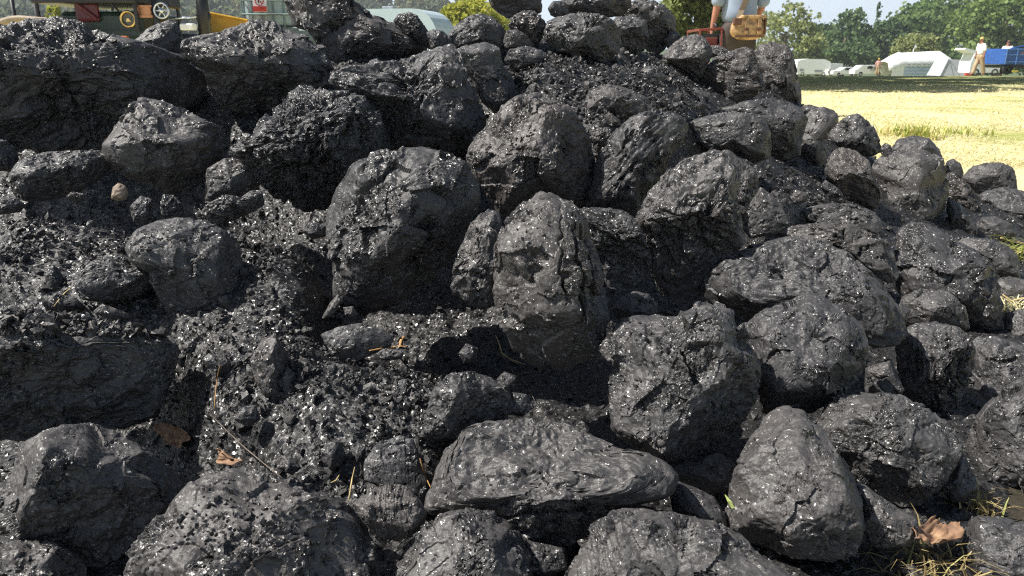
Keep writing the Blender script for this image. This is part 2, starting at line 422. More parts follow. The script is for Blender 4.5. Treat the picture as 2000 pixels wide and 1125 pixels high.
    if ribs:   # splits along the grain of the coal
        a0, a1, b0, b1, ca, cb, fq = ribs
        wv_ = (N[:, 0]*ca+N[:, 1]*cb)*fq+.55*fbm(Q*(3.5/sz), 2, seed+90)
        rm = sstep(N[:, 0], a0-.08, a0+.08)*(1-sstep(N[:, 0], a1-.08, a1+.08))*sstep(N[:, 1], b0-.1, b0+.1)*(1-sstep(N[:, 1], b1-.1, b1+.1))*sstep(N[:, 2], -.1, .2)
        fr_ = wv_-np.floor(wv_)
        dd = dd-sz*.085*rm*(1-sstep(np.minimum(fr_, 1-fr_), .02, .16))+sz*.02*rm*chips(Q, .012, seed+91, .6)/.012
        msk = np.maximum(msk, rm)
    dd = np.clip(dd, -.30*sz, .075*sz)
    P = P+nr*dd[:, None]
    # bring the outline seen from the front back to the drawn one
    for _ in range(2):
        pf = D/(D-P[:, 2]); pu, pv = P[:, 0]*pf, P[:, 1]*pf
        ph = np.arctan2(pv, pu); bi = ((ph+math.pi)/(2*math.pi)*48).astype(int) % 48; rr = np.hypot(pu, pv)
        mx = np.zeros(48); np.maximum.at(mx, bi, rr)
        want = np.array([R[(np.arange(15)+b*15) % 720].mean() for b in range(48)])
        ra = np.clip(want/np.maximum(mx, 1e-4), .7, 1.5)
        ra = .25*np.roll(ra, 1)+.5*ra+.25*np.roll(ra, -1)
        fb = (ph+math.pi)/(2*math.pi)*48-.5; b0 = np.floor(fb).astype(int); fr = fb-b0
        f_ = ra[b0 % 48]*(1-fr)+ra[(b0+1) % 48]*fr
        P[:, 0] *= f_; P[:, 1] *= f_
    G = P@np.stack([U, V, W])
    o = mesh_obj(name, G, Fc, M_coal, smooth=False, loc=Cc, attrs={'chip': np.clip(msk*.85+ (lay > .25)*.15, 0, 1)})
    tag(o, label, cat, group)
    LUMPS.append(o)
    return o
_seed = 0; LUMPS = []
def LMP(poly, label, **k): return lump('coal_lump', poly, label, **k)
def FRG(poly, label, **k):
    k.setdefault('s', 'r')
    return lump('coal_fragment', poly, label, group='broken coal pieces lying in the slack', cat='coal fragment', **k)
# ---- upper left
LMP([(-90,70),(0,48),(60,40),(115,36),(160,44),(190,62),(250,72),(310,85),(360,108),(400,145),(403,168),(395,205),(300,250),(200,290),(80,300),(10,285),(-100,290)], 'huge lump with sparkling crumbly top and black overhanging front, upper left of the heap', s='r', u=.22, t=.35, T=.72, sub=7)
LMP([(262,80),(290,55),(330,38),(345,42),(352,60),(357,80),(360,112),(320,115),(280,100)], 'pale grey lump tilted like a ramp on the ridge below the brass lamp', s='d', r=.55)
LMP([(352,110),(362,75),(385,65),(430,62),(470,50),(500,40),(530,42),(560,60),(600,70),(628,90),(642,120),(652,165),(610,190),(565,200),(520,215),(480,222),(435,208),(408,170),(398,140)], 'broad blocky lump with glittering top and shaded front below the white tank', s='r', u=.0, t=.3)
LMP([(553,-30),(560,20),(575,55),(600,62),(618,80),(632,112),(650,142),(700,128),(760,118),(800,120),(842,98),(822,72),(790,58),(760,40),(722,25),(695,5),(675,-32)], 'tall wedge-shaped lump in front of the caravan, its matt face finely cracked', s='p', T=.7, emb=.1)
LMP([(768,42),(780,28),(800,24),(815,30),(825,45),(837,62),(847,85),(838,98),(815,82),(790,66)], 'little wet-looking lump perched on the slope of the tall wedge-shaped one', s='g', r=.3, u=-.2)
LMP([(833,64),(845,57),(865,61),(880,75),(888,92),(860,99),(842,95)], 'small black lump tucked under the rounded end of the caravan roof', s='r')
LMP([(630,162),(650,140),(690,125),(740,115),(790,118),(830,100),(860,88),(880,87),(897,105),(907,130),(917,160),(932,190),(947,230),(942,260),(925,290),(900,308),(850,306),(800,300),(765,295),(745,270),(735,235),(720,205),(690,185),(655,178)], 'large lump with a hollow pitted saddle behind the big round boulder', s='p', u=-.35, r=.62, t=.15)
LMP([(888,97),(920,88),(950,84),(978,95),(980,112),(985,130),(1000,150),(1012,178),(1012,194),(1000,208),(985,224),(968,224),(942,200),(920,160),(900,122)], 'smooth leaning lump between the pitted saddle lump and the upper gravel', s='d', r=.35)
LMP([(873,72),(890,48),(920,31),(935,27),(960,33),(980,50),(990,70),(993,88),(984,99),(960,97),(920,96),(888,97),(876,85)], 'domed lump with bright crumbly crown beside the yellow bush', s='r', u=-.3)
LMP([(950,-45),(955,0),(962,15),(980,28),(992,36),(1010,31),(1040,31),(1057,25),(1058,8),(1050,-45)], 'dark lump cut off by the upper edge of the view, at the very peak', s='d', u=.6)
LMP([(993,48),(1005,30),(1020,22),(1040,21),(1055,30),(1067,48),(1066,64),(1055,80),(1045,90),(1035,84),(1018,72),(998,62)], 'small glossy-faced lump standing under the peak lump', s='g', r=.45)
LMP([(983,78),(990,60),(1010,58),(1030,70),(1044,90),(1020,96),(988,98)], 'low dull lump half hidden under the glossy-faced one near the peak', s='d', r=.2)
LMP([(1062,65),(1068,45),(1090,32),(1130,25),(1170,28),(1195,38),(1209,60),(1212,85),(1206,108),(1190,120),(1170,124),(1148,112),(1120,104),(1093,102),(1072,88)], 'fat round lump above the upper gravel, its bulging right half in shadow', s='p', r=.25, u=-.35)
LMP([(1090,8),(1110,-18),(1180,-28),(1228,-12),(1232,10),(1215,32),(1190,35),(1150,30),(1110,30)], 'shiny crest lump behind the fat round one', s='r')
LMP([(1070,16),(1080,3),(1095,2),(1108,14),(1112,30),(1090,36),(1076,30)], 'tiny round lump on the skyline next to the shiny crest lump', s='d', r=.2)
LMP([(1214,27),(1225,8),(1250,-2),(1275,1),(1300,14),(1316,32),(1320,52),(1311,77),(1300,92),(1285,107),(1262,98),(1245,75),(1222,50)], 'big dark-bellied lump on the crest nearest the hanging tree', s='r', u=.05)
LMP([(1194,45),(1205,33),(1240,33),(1262,45),(1266,72),(1258,97),(1245,106),(1228,106),(1210,92),(1204,62)], 'lump with flat bright lid and black front, wedged between two crest lumps', s='d', u=.45, t=.5)
LMP([(1297,78),(1310,60),(1322,62),(1332,76),(1328,90),(1306,98)], 'small far lump peeping out behind the dark-bellied crest lump', s='r')
LMP([(1294,110),(1310,90),(1335,72),(1360,67),(1376,75),(1389,95),(1391,107),(1381,128),(1371,150),(1360,154),(1338,138),(1318,128),(1298,120)], 'tilted lump with smooth grey top beside the red cart', s='d', u=-.15, r=.5, t=-.1)
LMP([(1384,104),(1390,88),(1405,89),(1425,99),(1432,114),(1400,120)], 'small lump in the gap before the trousers of the man', s='r', D=2.95)
LMP([(1368,152),(1378,130),(1400,110),(1425,102),(1440,95),(1455,93),(1470,98),(1476,112),(1482,135),(1492,160),(1497,168),(1482,184),(1450,199),(1418,208),(1388,186),(1370,168)], 'grooved lump lit all over, below the tan bag', s='l', bed=(.2,.9,.1), u=-.75)
LMP([(1470,107),(1485,88),(1510,83),(1540,89),(1549,105),(1554,130),(1561,160),(1567,185),(1565,204),(1540,202),(1505,196),(1488,168),(1476,132)], 'upright lump that ends the skyline against the dry field', s='r', u=-.55)
LMP([(1398,212),(1430,204),(1460,196),(1500,193),(1540,200),(1562,212),(1577,232),(1567,262),(1562,297),(1540,312),(1500,310),(1478,275),(1438,235)], 'broad smooth lump under the upright skyline lump', s='d', u=-.25, r=.6)
LMP([(1343,244),(1350,235),(1370,228),(1410,220),(1450,222),(1490,232),(1502,252),(1504,282),(1502,308),(1472,320),(1440,305),(1400,300),(1368,290),(1347,275)], 'long low lump with dim front between the beaded lump and the broad smooth lump', s='d', u=-.25)
LMP([(1558,262),(1565,235),(1585,215),(1610,210),(1635,224),(1642,236),(1627,252),(1614,272),(1616,295),(1613,325),(1600,350),(1580,338),(1562,314)], 'narrow lump falling into shade, next along from the broad smooth lump', s='d', r=.35)
LMP([(1563,216),(1570,205),(1583,204),(1600,210),(1628,214),(1634,224),(1610,232),(1580,232)], 'small knobbly lump on the edge of the straw field behind the narrow one', s='r')
LMP([(1610,267),(1630,245),(1655,228),(1675,222),(1692,235),(1707,250),(1717,272),(1722,297),(1702,304),(1670,309),(1648,294),(1618,284)], 'knotty lump with a hole in its side, at the border of the dry field', s='p', u=-.3)
LMP([(1716,292),(1728,279),(1740,284),(1744,300),(1726,308)], 'pebble-sized lump beside the knotty one against the straw', s='r')
LMP([(1740,292),(1755,272),(1785,265),(1815,271),(1833,290),(1841,307),(1848,322),(1800,316),(1757,310)], 'rounded cap lump resting behind the great egg-shaped lump', s='d', u=-.6)
LMP([(1700,332),(1715,310),(1745,297),(1800,294),(1841,310),(1847,340),(1852,375),(1842,408),(1826,428),(1790,438),(1740,444),(1718,428),(1713,395),(1714,360)], 'great egg-shaped smooth lump on the falling flank of the heap', s='d', r=.55, u=-.75)
LMP([(1612,332),(1620,305),(1640,289),(1670,294),(1697,315),(1707,345),(1722,375),(1717,398),(1706,410),(1680,399),(1650,389),(1630,369),(1614,347)], 'lump with lit lid over a large black shadow, touching the egg-shaped lump', s='d', u=.05, t=.2)
LMP([(1843,332),(1850,315),(1862,310),(1876,320),(1882,337),(1878,350),(1853,350)], 'small lump just behind the egg-shaped lump on the grass side', s='d')
LMP([(1842,382),(1840,350),(1860,335),(1890,360),(1912,385),(1918,412),(1902,424),(1880,416),(1866,402)], 'wrinkled shiny lump wedged beside the egg-shaped lump', s='g', r=.4)
LMP([(1850,388),(1875,396),(1892,420),(1907,445),(1910,458),(1885,466),(1860,444),(1848,412)], 'narrow lump hanging in shade under the wrinkled shiny lump', s='d', u=.2)
LMP([(1878,347),(1900,325),(1930,318),(1960,319),(1979,330),(1984,350),(1988,378),(1950,380),(1910,378),(1888,364)], 'squarish matt lump outermost on the skyline by the straw', s='d', r=.65)
LMP([(1908,387),(1925,372),(1960,366),(2000,374),(2040,395),(2030,428),(1980,436),(1940,429),(1916,412)], 'low broad lump in front of the squarish matt lump', s='d', u=-.4)
LMP([(1903,442),(1920,424),(1945,423),(1977,438),(1988,458),(1960,474),(1922,476)], 'small round lump next to the green and yellow grass', s='d')
LMP([(1748,492),(1755,455),(1775,438),(1800,434),(1837,448),(1862,468),(1902,490),(1937,515),(1947,545),(1957,590),(1962,642),(1935,656),(1890,641),(1848,626),(1788,605),(1757,572),(1743,532)], 'big round-headed lump with bright ragged ledges across its side', s='l', r=.7, bed=(.15,.25,1), u=-.6)
LMP([(1863,477),(1885,464),(1930,467),(1967,480),(1988,502),(1993,545),(1950,550),(1930,518),(1893,492)], 'dull lump filling in behind the ledged lump', s='d', dz=-.04)
LMP([(1938,548),(1970,540),(2015,550),(2020,612),(1965,615),(1950,590)], 'partly hidden lump with pale grass across it', s='d')
LMP([(1950,640),(1965,612),(2010,600),(2030,660),(1990,690),(1958,676)], 'lump in the border shade below the pale grass', s='d')
LMP([(1560,414),(1580,402),(1620,397),(1660,399),(1702,410),(1720,430),(1724,457),(1722,480),(1690,478),(1650,462),(1600,445),(1568,434)], 'creased lump lying just below the right-hand pocket of gravel', s='p', u=-.4)
LMP([(1503,454),(1550,438),(1610,434),(1660,440),(1702,455),(1732,470),(1747,500),(1753,540),(1742,564),(1715,546),(1690,524),(1655,506),(1600,485),(1540,472)], 'ragged lump with a dark hole, sunk behind the long whale-backed lump', s='p', r=.6)
LMP([(1368,574),(1380,540),(1410,510),(1450,485),(1500,470),(1560,464),(1610,474),(1662,500),(1702,535),(1742,580),(1757,600),(1767,630),(1772,648),(1757,668),(1720,686),(1660,668),(1560,640),(1480,628),(1430,618),(1392,602)], 'long whale-backed lump with grey dusty top and black underside', s='d', u=-.28, r=.62, t=-.05, sub=7)
LMP([(1446,642),(1470,620),(1500,605),(1540,590),(1575,571),(1612,585),(1652,610),(1682,640),(1692,672),(1687,717),(1662,752),(1632,783),(1580,805),(1530,810),(1488,805),(1475,745),(1462,690)], 'tilted smooth lump with one bright broken notch, next to the heart-shaped lump', s='d', u=-.65, r=.75, sub=7)
LMP([(1750,682),(1758,650),(1790,634),(1830,631),(1867,640),(1897,660),(1904,690),(1897,732),(1882,772),(1850,810),(1813,806),(1778,794),(1756,772),(1755,730)], 'lump with steep ribs running down one side, before the sparkling outer lumps', s='l', ribs=(-.1, .8, -.8, .8, 1, .25, 3.2), r=.35, bed=(1,.2,.15))
LMP([(1753,622),(1763,580),(1800,564),(1852,570),(1884,600),(1894,642),(1860,655),(1800,652)], 'flat-faced lump sitting between the ledged lump and the ribbed lump', s='d', u=-.8)
LMP([(1886,692),(1905,660),(1940,657),(1980,670),(2035,690),(2050,765),(1980,800),(1928,810),(1905,785),(1890,742)], 'lump with silvery glints at the border, behind the ribbed lump', s='r', u=-.8, dz=-.06)
LMP([(1886,872),(1905,820),(1930,785),(1970,750),(2045,725),(2090,850),(2070,985),(2000,1010),(1958,990),(1915,960),(1890,922)], 'large glittering lump running out of the view above the straw tuft', s='r', u=-.4, dz=-.09)
LMP([(1598,832),(1615,795),(1640,775),(1690,769),(1760,774),(1812,800),(1847,825),(1872,865),(1877,887),(1852,930),(1832,955),(1800,981),(1770,991),(1738,980),(1697,955),(1655,925),(1625,884)], 'plump lump with coarse cracked lower half, above the curled dead leaf', s='r', u=-.3, sub=7)
LMP([(1416,1012),(1428,950),(1445,900),(1470,850),(1500,810),(1530,797),(1572,805),(1607,840),(1642,890),(1663,930),(1683,985),(1687,1032),(1672,1080),(1640,1095),(1580,1091),(1528,1081),(1468,1060),(1426,1045)], 'tall thumb-shaped lump with streaked grey face', s='d', u=-.8, bed=(1,.3,0), r=.9, sub=7)
LMP([(1662,942),(1690,945),(1740,984),(1787,1010),(1793,1032),(1777,1064),(1740,1070),(1700,1066),(1682,1022)], 'small slanted lump squeezed beside the thumb-shaped lump', s='r', u=-.7)
LMP([(1880,1062),(1895,1020),(1910,1007),(1960,1011),(2010,1025),(2070,1040),(2070,1170),(1960,1160),(1896,1134)], 'flat grey lump in the bottom corner beside the dry grass', s='d', dz=-.04)
LMP([(1838,955),(1860,900),(1880,880),(1897,915),(1913,957),(1882,982),(1858,980)], 'little shaded lump behind the straw and below the cracked plump lump', s='r', dz=-.03)
LMP([(1196,655),(1210,626),(1240,618),(1285,616),(1318,622),(1345,600),(1380,588),(1422,605),(1447,630),(1462,665),(1477,700),(1482,742),(1470,788),(1450,820),(1424,846),(1396,876),(1362,901),(1318,916),(1284,908),(1258,880),(1218,855),(1196,836),(1192,780),(1197,720)], 'heart-shaped lump covered in bright glints with a black right edge', s='r', cuts=[(.72,-.50,.52,.62)], u=-.85, sub=7)
LMP([(1194,603),(1215,580),(1240,569),(1267,575),(1284,595),(1283,622),(1240,626),(1206,624)], 'small faceted lump peeking over the top of the heart-shaped lump', s='r', r=.5)
LMP([(966,482),(985,435),(1010,410),(1040,385),(1060,376),(1087,385),(1117,400),(1147,425),(1157,470),(1172,520),(1182,570),(1188,622),(1177,664),(1150,696),(1110,718),(1060,721),(1038,705),(1008,686),(988,653),(973,612),(966,570),(968,525)], 'tall central lump with a split silvery flank and crumbling lower face', s='r', r=.62, u=-.62, ribs=(.12, .80, -.15, .90, 1, .16, 4.6), sub=7, dz=-.10)
LMP([(877,563),(885,525),(900,480),(915,440),(940,417),(967,411),(984,430),(978,470),(976,530),(976,596),(940,602),(907,590)], 'slim lump squeezed between the big round boulder and the tall central lump', s='p', u=-.7)
LMP([(641,422),(655,385),(670,355),(690,325),(720,305),(770,292),(830,292),(872,300),(907,320),(927,350),(936,380),(931,414),(905,462),(868,515),(815,568),(755,603),(708,612),(668,606),(648,583),(647,530),(643,480)], 'big round boulder of coal overhanging the gravel slope', s='r', cuts=[(.47,-.65,.60,.74)], sub=7, seed=5021)
LMP([(916,292),(930,265),(960,240),(980,210),(1010,190),(1045,182),(1087,195),(1112,210),(1132,240),(1152,280),(1160,322),(1152,364),(1140,388),(1100,395),(1060,390),(1020,405),(990,425),(972,418),(956,382),(927,342),(916,320)], 'big rounded lump above the tall central one, with its right third in shadow', s='r', r=.35, u=-.5, sub=7)
LMP([(1143,390),(1160,340),(1170,300),(1200,260),(1230,230),(1270,216),(1312,220),(1342,240),(1347,262),(1332,282),(1312,307),(1292,342),(1262,384),(1247,430),(1220,424),(1180,420),(1148,410)], 'leaning lump with rows of bright beads and a knuckle at its top', s='l', bed=(.7,-.6,.3), u=-.9)
LMP([(1122,408),(1180,406),(1220,414),(1242,430),(1257,460),(1272,502),(1264,545),(1230,568),(1190,563),(1165,525),(1145,462)], 'striped lump in shade behind the tall central lump', s='l', ribs=(-.8, .8, -.7, .7, .1, 1, 5.0), u=.5, bed=(.1,.1,1))
LMP([(1245,424),(1265,385),(1290,350),(1330,315),(1380,299),(1417,294),(1442,310),(1452,345),(1442,385),(1447,430),(1455,473),(1432,496),(1402,536),(1370,577),(1320,587),(1288,567),(1268,524),(1252,473)], 'block with a clean flat grey top and dark ribbed front', s='l', ribs=(-.8, .8, -.45, .30, .35, 1, 3.6), t=.05, u=.25, bed=(.25,-.35,1), sub=7)
LMP([(1414,302),(1450,311),(1477,335),(1482,360),(1477,392),(1462,424),(1448,436),(1436,402)], 'rough side lump stuck behind the flat-topped block', s='p', r=.3)
LMP([(1448,443),(1465,400),(1485,364),(1512,385),(1532,415),(1543,442),(1512,456),(1468,466)], 'smooth grey slab sloping down beside the gravel pocket', s='d', T=.4)
LMP([(1138,205),(1155,176),(1190,165),(1230,175),(1262,190),(1272,212),(1256,234),(1215,233),(1185,231),(1160,238),(1143,226)], 'ledge-like lump above a black hollow in the upper gravel', s='r', u=-.3)
LMP([(438,293),(470,275),(495,255),(515,230),(545,205),(575,175),(590,167),(630,175),(680,180),(717,190),(737,215),(752,250),(766,288),(745,310),(710,345),(668,395),(605,412),(545,388),(498,345),(464,311)], 'jagged beak-shaped lump full of brilliant mirror flakes', s='g', u=-.28, t=.35, sub=7, T=.8)
LMP([(200,283),(230,245),(250,210),(275,191),(312,197),(352,212),(397,232),(432,250),(435,282),(424,324),(392,352),(370,372),(328,378),(287,357),(247,346),(216,325)], 'angular pale grey block standing in front of the huge dark-fronted lump', s='d', r=.5, u=-.75)
LMP([(18,342),(35,315),(70,300),(120,296),(180,291),(214,300),(218,328),(197,352),(150,377),(90,393),(48,393),(26,374)], 'flattish lump with bright lid lying left of the pale grey block', s='r', u=-.05, t=.25)
LMP([(-30,270),(10,274),(30,290),(37,312),(20,336),(0,333),(-30,345)], 'small lump half out of view under the huge dark-fronted lump', s='p')
LMP([(393,418),(400,400),(440,380),(470,385),(490,370),(512,375),(515,402),(482,420),(430,440)], 'blue-black lump in the shade under the beak-shaped lump', s='g', r=.5)
LMP([(400,390),(405,330),(440,310),(500,315),(508,360),(480,390),(440,400)], 'lump hidden deep in the shade below the pale grey block', s='d', dz=.06)
LMP([(247,484),(270,450),(300,435),(350,427),(402,435),(442,455),(462,490),(477,530),(481,578),(452,616),(410,631),(370,631),(328,616),(306,573),(286,533),(252,514)], 'dusty speckled lump half sunk in the gravel slope', s='d', r=.55, emb=.12, dz=-.02)
LMP([(147,563),(155,535),(180,510),(215,497),(262,505),(302,525),(315,542),(302,564),(260,581),(210,591),(163,585)], 'thin layered slab leaning on the dusty speckled lump', s='l', bed=(0,.2,1), u=-.35, dz=-.05)
LMP([(-100,615),(0,602),(80,615),(160,620),(240,635),(312,648),(349,680),(339,724),(324,764),(302,815),(250,838),(170,843),(60,858),(0,860),(-100,870)], 'long block with gravel on its top and a rough black front, at the left edge', s='r', u=.55, t=.6, T=.8, sub=7, dz=-.03)
LMP([(9,1002),(20,940),(40,880),(65,855),(120,834),(177,829),(232,850),(292,885),(338,915),(349,952),(333,995),(272,1048),(232,1090),(200,1120),(98,1090),(36,1052)], 'round-shouldered lump in half shade below the gravel-topped block', s='d', u=.25, r=.5, sub=7)
LMP([(-60,1067),(0,1058),(60,1054),(122,1060),(147,1080),(168,1110),(172,1190),(-60,1190)], 'rough little lump in the bottom left corner', s='p')
LMP([(241,1112),(265,1060),(300,1020),(340,980),(380,940),(420,917),(480,917),(562,935),(622,955),(673,980),(704,1010),(724,1060),(734,1130),(724,1260),(256,1260)], 'large sparkling dome of coal at the bottom below the crumpled leaf', s='r', sub=7, r=.8)
LMP([(688,983),(715,965),(760,944),(792,950),(818,975),(833,1002),(822,1035),(780,1056),(738,1054),(713,1024)], 'small lump whose broken face shows upright bright splinters', s='l', bed=(1,0,.2), u=-.6, dz=-.05)
LMP([(713,902),(735,870),(780,852),(807,858),(822,900),(832,940),(828,980),(790,968),(740,950),(713,939)], 'flat matt slab lying on the gravel above the splintered lump', s='d', T=.35)
LMP([(818,854),(835,800),(850,755),(880,730),(920,727),(962,740),(988,755),(1003,792),(992,825),(940,846),(890,858),(848,866)], 'stubby lump with a hollow dark side, at the foot of the gravel slope', s='p', cuts=[(.5,-.5,.7,.42)], dz=-.03)
LMP([(825,1003),(840,960),(870,890),(905,845),(950,821),(1020,819),(1092,828),(1152,850),(1202,870),(1262,880),(1303,900),(1322,937),(1316,976),(1260,991),(1200,1001),(1160,1036),(1100,1068),(1048,1088),(998,1041),(938,1006),(878,1016)], 'long slab with smooth grey top and ragged layered edge, bottom centre', s='d', ribs=(-.9, .9, -.85, -.28, -.12, 1, 5.0), t=-.35, u=-.18, bed=(0,.15,1), sub=7)
LMP([(760,1135),(785,1080),(815,1040),(860,1005),(912,994),(962,1000),(1003,1030),(1023,1060),(1044,1102),(1050,1210),(766,1210)], 'rounded speckled lump at the lower border in front of the long slab', s='r', r=.72, sub=7)
LMP([(1110,1118),(1135,1065),(1160,1025),(1200,994),(1252,991),(1322,1005),(1402,1020),(1444,1045),(1484,1080),(1534,1105),(1575,1152),(1566,1230),(1114,1230)], 'low wide lump with many small ridges at the lower border', s='l', bed=(.6,.5,.6), sub=7)
LMP([(1308,963),(1325,939),(1352,950),(1394,970),(1415,1006),(1420,1034),(1370,1028),(1318,1012)], 'small smooth lump pinched between the long slab and the thumb-shaped lump', s='d', dz=.04)
LMP([(1008,1042),(1050,1060),(1102,1070),(1108,1112),(1060,1130),(1028,1104)], 'crumbling dark lump under the ragged edge of the long slab', s='p', dz=.02)
LMP([(1300,925),(1330,900),(1400,880),(1440,910),(1425,960),(1370,965)], 'lump deep in the black gap below the heart-shaped lump', s='d', dz=.10)
LMP([(1690,720),(1740,700),(1765,760),(1750,800),(1690,780)], 'lump buried in the dark gap beside the ribbed lump', s='d', dz=.08)
# ---- broken pieces large enough to be told apart
FRG([(983,118),(995,95),(1030,89),(1060,98),(1077,112),(1055,132),(1008,138)], 'broad crumbly piece at the head of the upper gravel')
FRG([(1028,162),(1045,145),(1075,142),(1082,158),(1055,170)], 'thin flat flake in the upper gravel', T=.35)
FRG([(1240,148),(1260,129),(1287,129),(1303,152),(1282,169),(1252,166)], 'squarish piece in the upper gravel towards the red cart')
FRG([(1165,250),(1150,270),(1165,300),(1185,290),(1200,262),(1190,248)], 'bright sliver beside the bead-rowed lump', s='g')
FRG([(487,702),(510,664),(540,649),(557,680),(572,720),(578,747),(552,780),(513,774),(497,742)], 'tall tapering splinter standing upright in the middle of the slope', cuts=[(.85,-.1,.5,.35)], dz=-.02)
FRG([(622,652),(660,637),(702,631),(747,640),(773,660),(762,679),(722,695),(690,710),(648,695)], 'flat sparkling piece with the orange twig on its corner', s='d', T=.45)
FRG([(748,772),(770,744),(797,739),(808,766),(792,788),(765,790)], 'wedge piece near the stubby hollow lump', s='d', r=.4)
FRG([(630,748),(640,715),(655,710),(662,735),(650,750)], 'small upright chip with one silver face', s='d', r=.2)
FRG([(626,625),(645,590),(662,572),(668,590),(650,618)], 'slender blade under the big round boulder', s='d')
FRG([(670,600),(690,598),(702,615),(690,622),(674,615)], 'little tile next to the slender blade', s='d')
FRG([(626,882),(640,861),(667,861),(675,886),(667,909),(645,916),(630,903)], 'round speckled piece above the sparkling dome', s='d')
FRG([(252,404),(275,381),(297,389),(300,420),(287,440),(260,434)], 'blocky piece beside the pale brown stone', r=.3)
FRG([(312,400),(318,378),(340,380),(358,400),(362,425),(335,436),(316,425)], 'glassy piece below the pale grey block', s='g')
FRG([(590,452),(605,432),(640,440),(636,462),(610,468)], 'four-sided piece against the big round boulder')
FRG([(128,384),(140,374),(165,378),(168,392),(148,398)], 'brilliant mirror shard below the flattish lump', s='g')
FRG([(393,702),(410,688),(440,695),(458,712),(450,728),(420,728),(402,718)], 'ragged piece by the dry stem on the slope')
FRG([(355,675),(368,663),(386,668),(380,688),(362,692)], 'bright lone chip at the end of the gravel-topped block', s='g')
FRG([(80,588),(110,572),(150,582),(170,600),(130,612),(90,608)], 'jumble piece under the thin layered slab')
FRG([(180,610),(200,592),(250,612),(262,622),(215,626)], 'long thin chip on top of the gravel-topped block', s='d', T=.5, dz=-.03)
FRG([(95,570),(85,535),(105,515),(125,540),(120,565)], 'dark hollow piece in the slope above the straw')
FRG([(-20,410),(0,385),(30,385),(52,400),(40,415),(0,420)], 'bright-edged piece at the left border under the flattish lump')
FRG([(540,745),(560,715),(578,730),(575,765),(560,775)], 'thin slip leaning on the tall tapering splinter')
FRG([(455,820),(470,795),(500,790),(510,820),(485,835)], 'shiny knob in the lower gravel')
FRG([(690,880),(700,865),(715,872),(712,900),(697,905)], 'dark chip between the round speckled piece and the flat matt slab', s='d')
FRG([(540,915),(555,890),(580,900),(590,915),(570,928)], 'chip at the head of the sparkling dome')
FRG([(970,740),(985,725),(1010,735),(1005,760),(980,765)], 'knot of coal under the dry grass stalks', dz=-.02)
FRG([(985,790),(1000,765),(1030,770),(1045,795),(1020,815),(995,810)], 'cluster-like piece at the rim of the deep black gap', dz=-.02)
FRG([(895,690),(910,670),(935,680),(930,705),(905,710)], 'loose knob beside the dry grass stalks')
FRG([(735,690),(750,680),(790,684),(785,702),(745,705)], 'small ribbed brick-like piece under the orange twig', s='l')
FRG([(1540,385),(1555,370),(1580,378),(1575,395),(1550,400)], 'loose piece in the right-hand gravel pocket')
FRG([(1600,365),(1612,350),(1640,370),(1650,385),(1620,388)], 'bright crumb at the side of the lidded lump')
FRG([(1780,605),(1765,640),(1740,650),(1745,610),(1760,590)], 'small piece in the crevice below the ledged lump')
FRG([(1695,725),(1720,718),(1740,735),(1715,742)], 'tiny pale sliver in the gap beside the ribbed lump', s='d')
# ------------------------------------------------------------------ coal slack between the lumps
ok = HH > -.01
idx = np.arange(XX.size).reshape(XX.shape)
qa = np.stack([idx[:-1, :-1], idx[:-1, 1:], idx[1:, 1:], idx[1:, :-1]], -1).reshape(-1, 4)
keep = (ok[:-1, :-1] & ok[1:, 1:] & ok[:-1, 1:] & ok[1:, :-1]).ravel()
PS = np.stack([XX.ravel(), YY.ravel(), HS.ravel()], 1)
PS[:, 2] += chips(PS, .016, 5, .6)*.35+chips(PS, .03, 6, .5)*.25
used = np.unique(qa[keep]); remap = np.full(len(PS), -1); remap[used] = np.arange(len(used))
slack = mesh_obj('coal_slack', PS[used], remap[qa[keep]], M_floor, smooth=False, attrs={'chip': np.full(len(used), .75)})
tag(slack, kind='structure'); slack.name = 'heap_ground'

def hull(n, rg, sq=(1, .8, .6)):
    bm = bmesh.new()
    for _ in range(n):
        v = rg.normal(size=3); v /= np.linalg.norm(v); v *= rg.uniform(.75, 1); bm.verts.new(tuple(v*np.array(sq)))
    r = bmesh.ops.convex_hull(bm, input=bm.verts)
    bmesh.ops.delete(bm, geom=[g for g in r['geom_interior'] if isinstance(g, bmesh.types.BMVert)], context='VERTS')
    bmesh.ops.triangulate(bm, faces=bm.faces[:]); bm.verts.index_update()
    V = np.array([v.co[:] for v in bm.verts]); T = np.array([[v.index for v in f.verts] for f in bm.faces]); bm.free()
    return V, T
TPL = [hull(int(RNG.randint(7, 12)), RNG, (1, RNG.uniform(.55, .95), RNG.uniform(.35, .8))) for _ in range(24)]
def rots(n, rg):
    q = rg.normal(size=(n, 4)); q /= np.linalg.norm(q, axis=1)[:, None]
    a, b, c, d = q.T
    return np.stack([np.stack([1-2*(c*c+d*d), 2*(b*c-a*d), 2*(b*d+a*c)], 1), np.stack([2*(b*c+a*d), 1-2*(b*b+d*d), 2*(c*d-a*b)], 1), np.stack([2*(b*d-a*c), 2*(c*d+a*b), 1-2*(b*b+c*c)], 1)], 1)
def grains(P, size, rg):
    Vs = []; Fs = []; base = 0; tp = rg.randint(0, len(TPL), len(P)); R = rots(len(P), rg)
    for k, (V, T) in enumerate(TPL):
        s = np.where(tp == k)[0]
        if not len(s): continue
        X = np.einsum('nij,vj->nvi', R[s], V)*size[s][:, None, None]+P[s][:, None, :]
        Vs.append(X.reshape(-1, 3)); Fs.append((T[None]+(np.arange(len(s))*len(V))[:, None, None]+base).reshape(-1, 3)); base += len(s)*len(V)
    return np.concatenate(Vs), np.concatenate(Fs)
bpy.context.view_layer.update()
DG = bpy.context.evaluated_depsgraph_get()
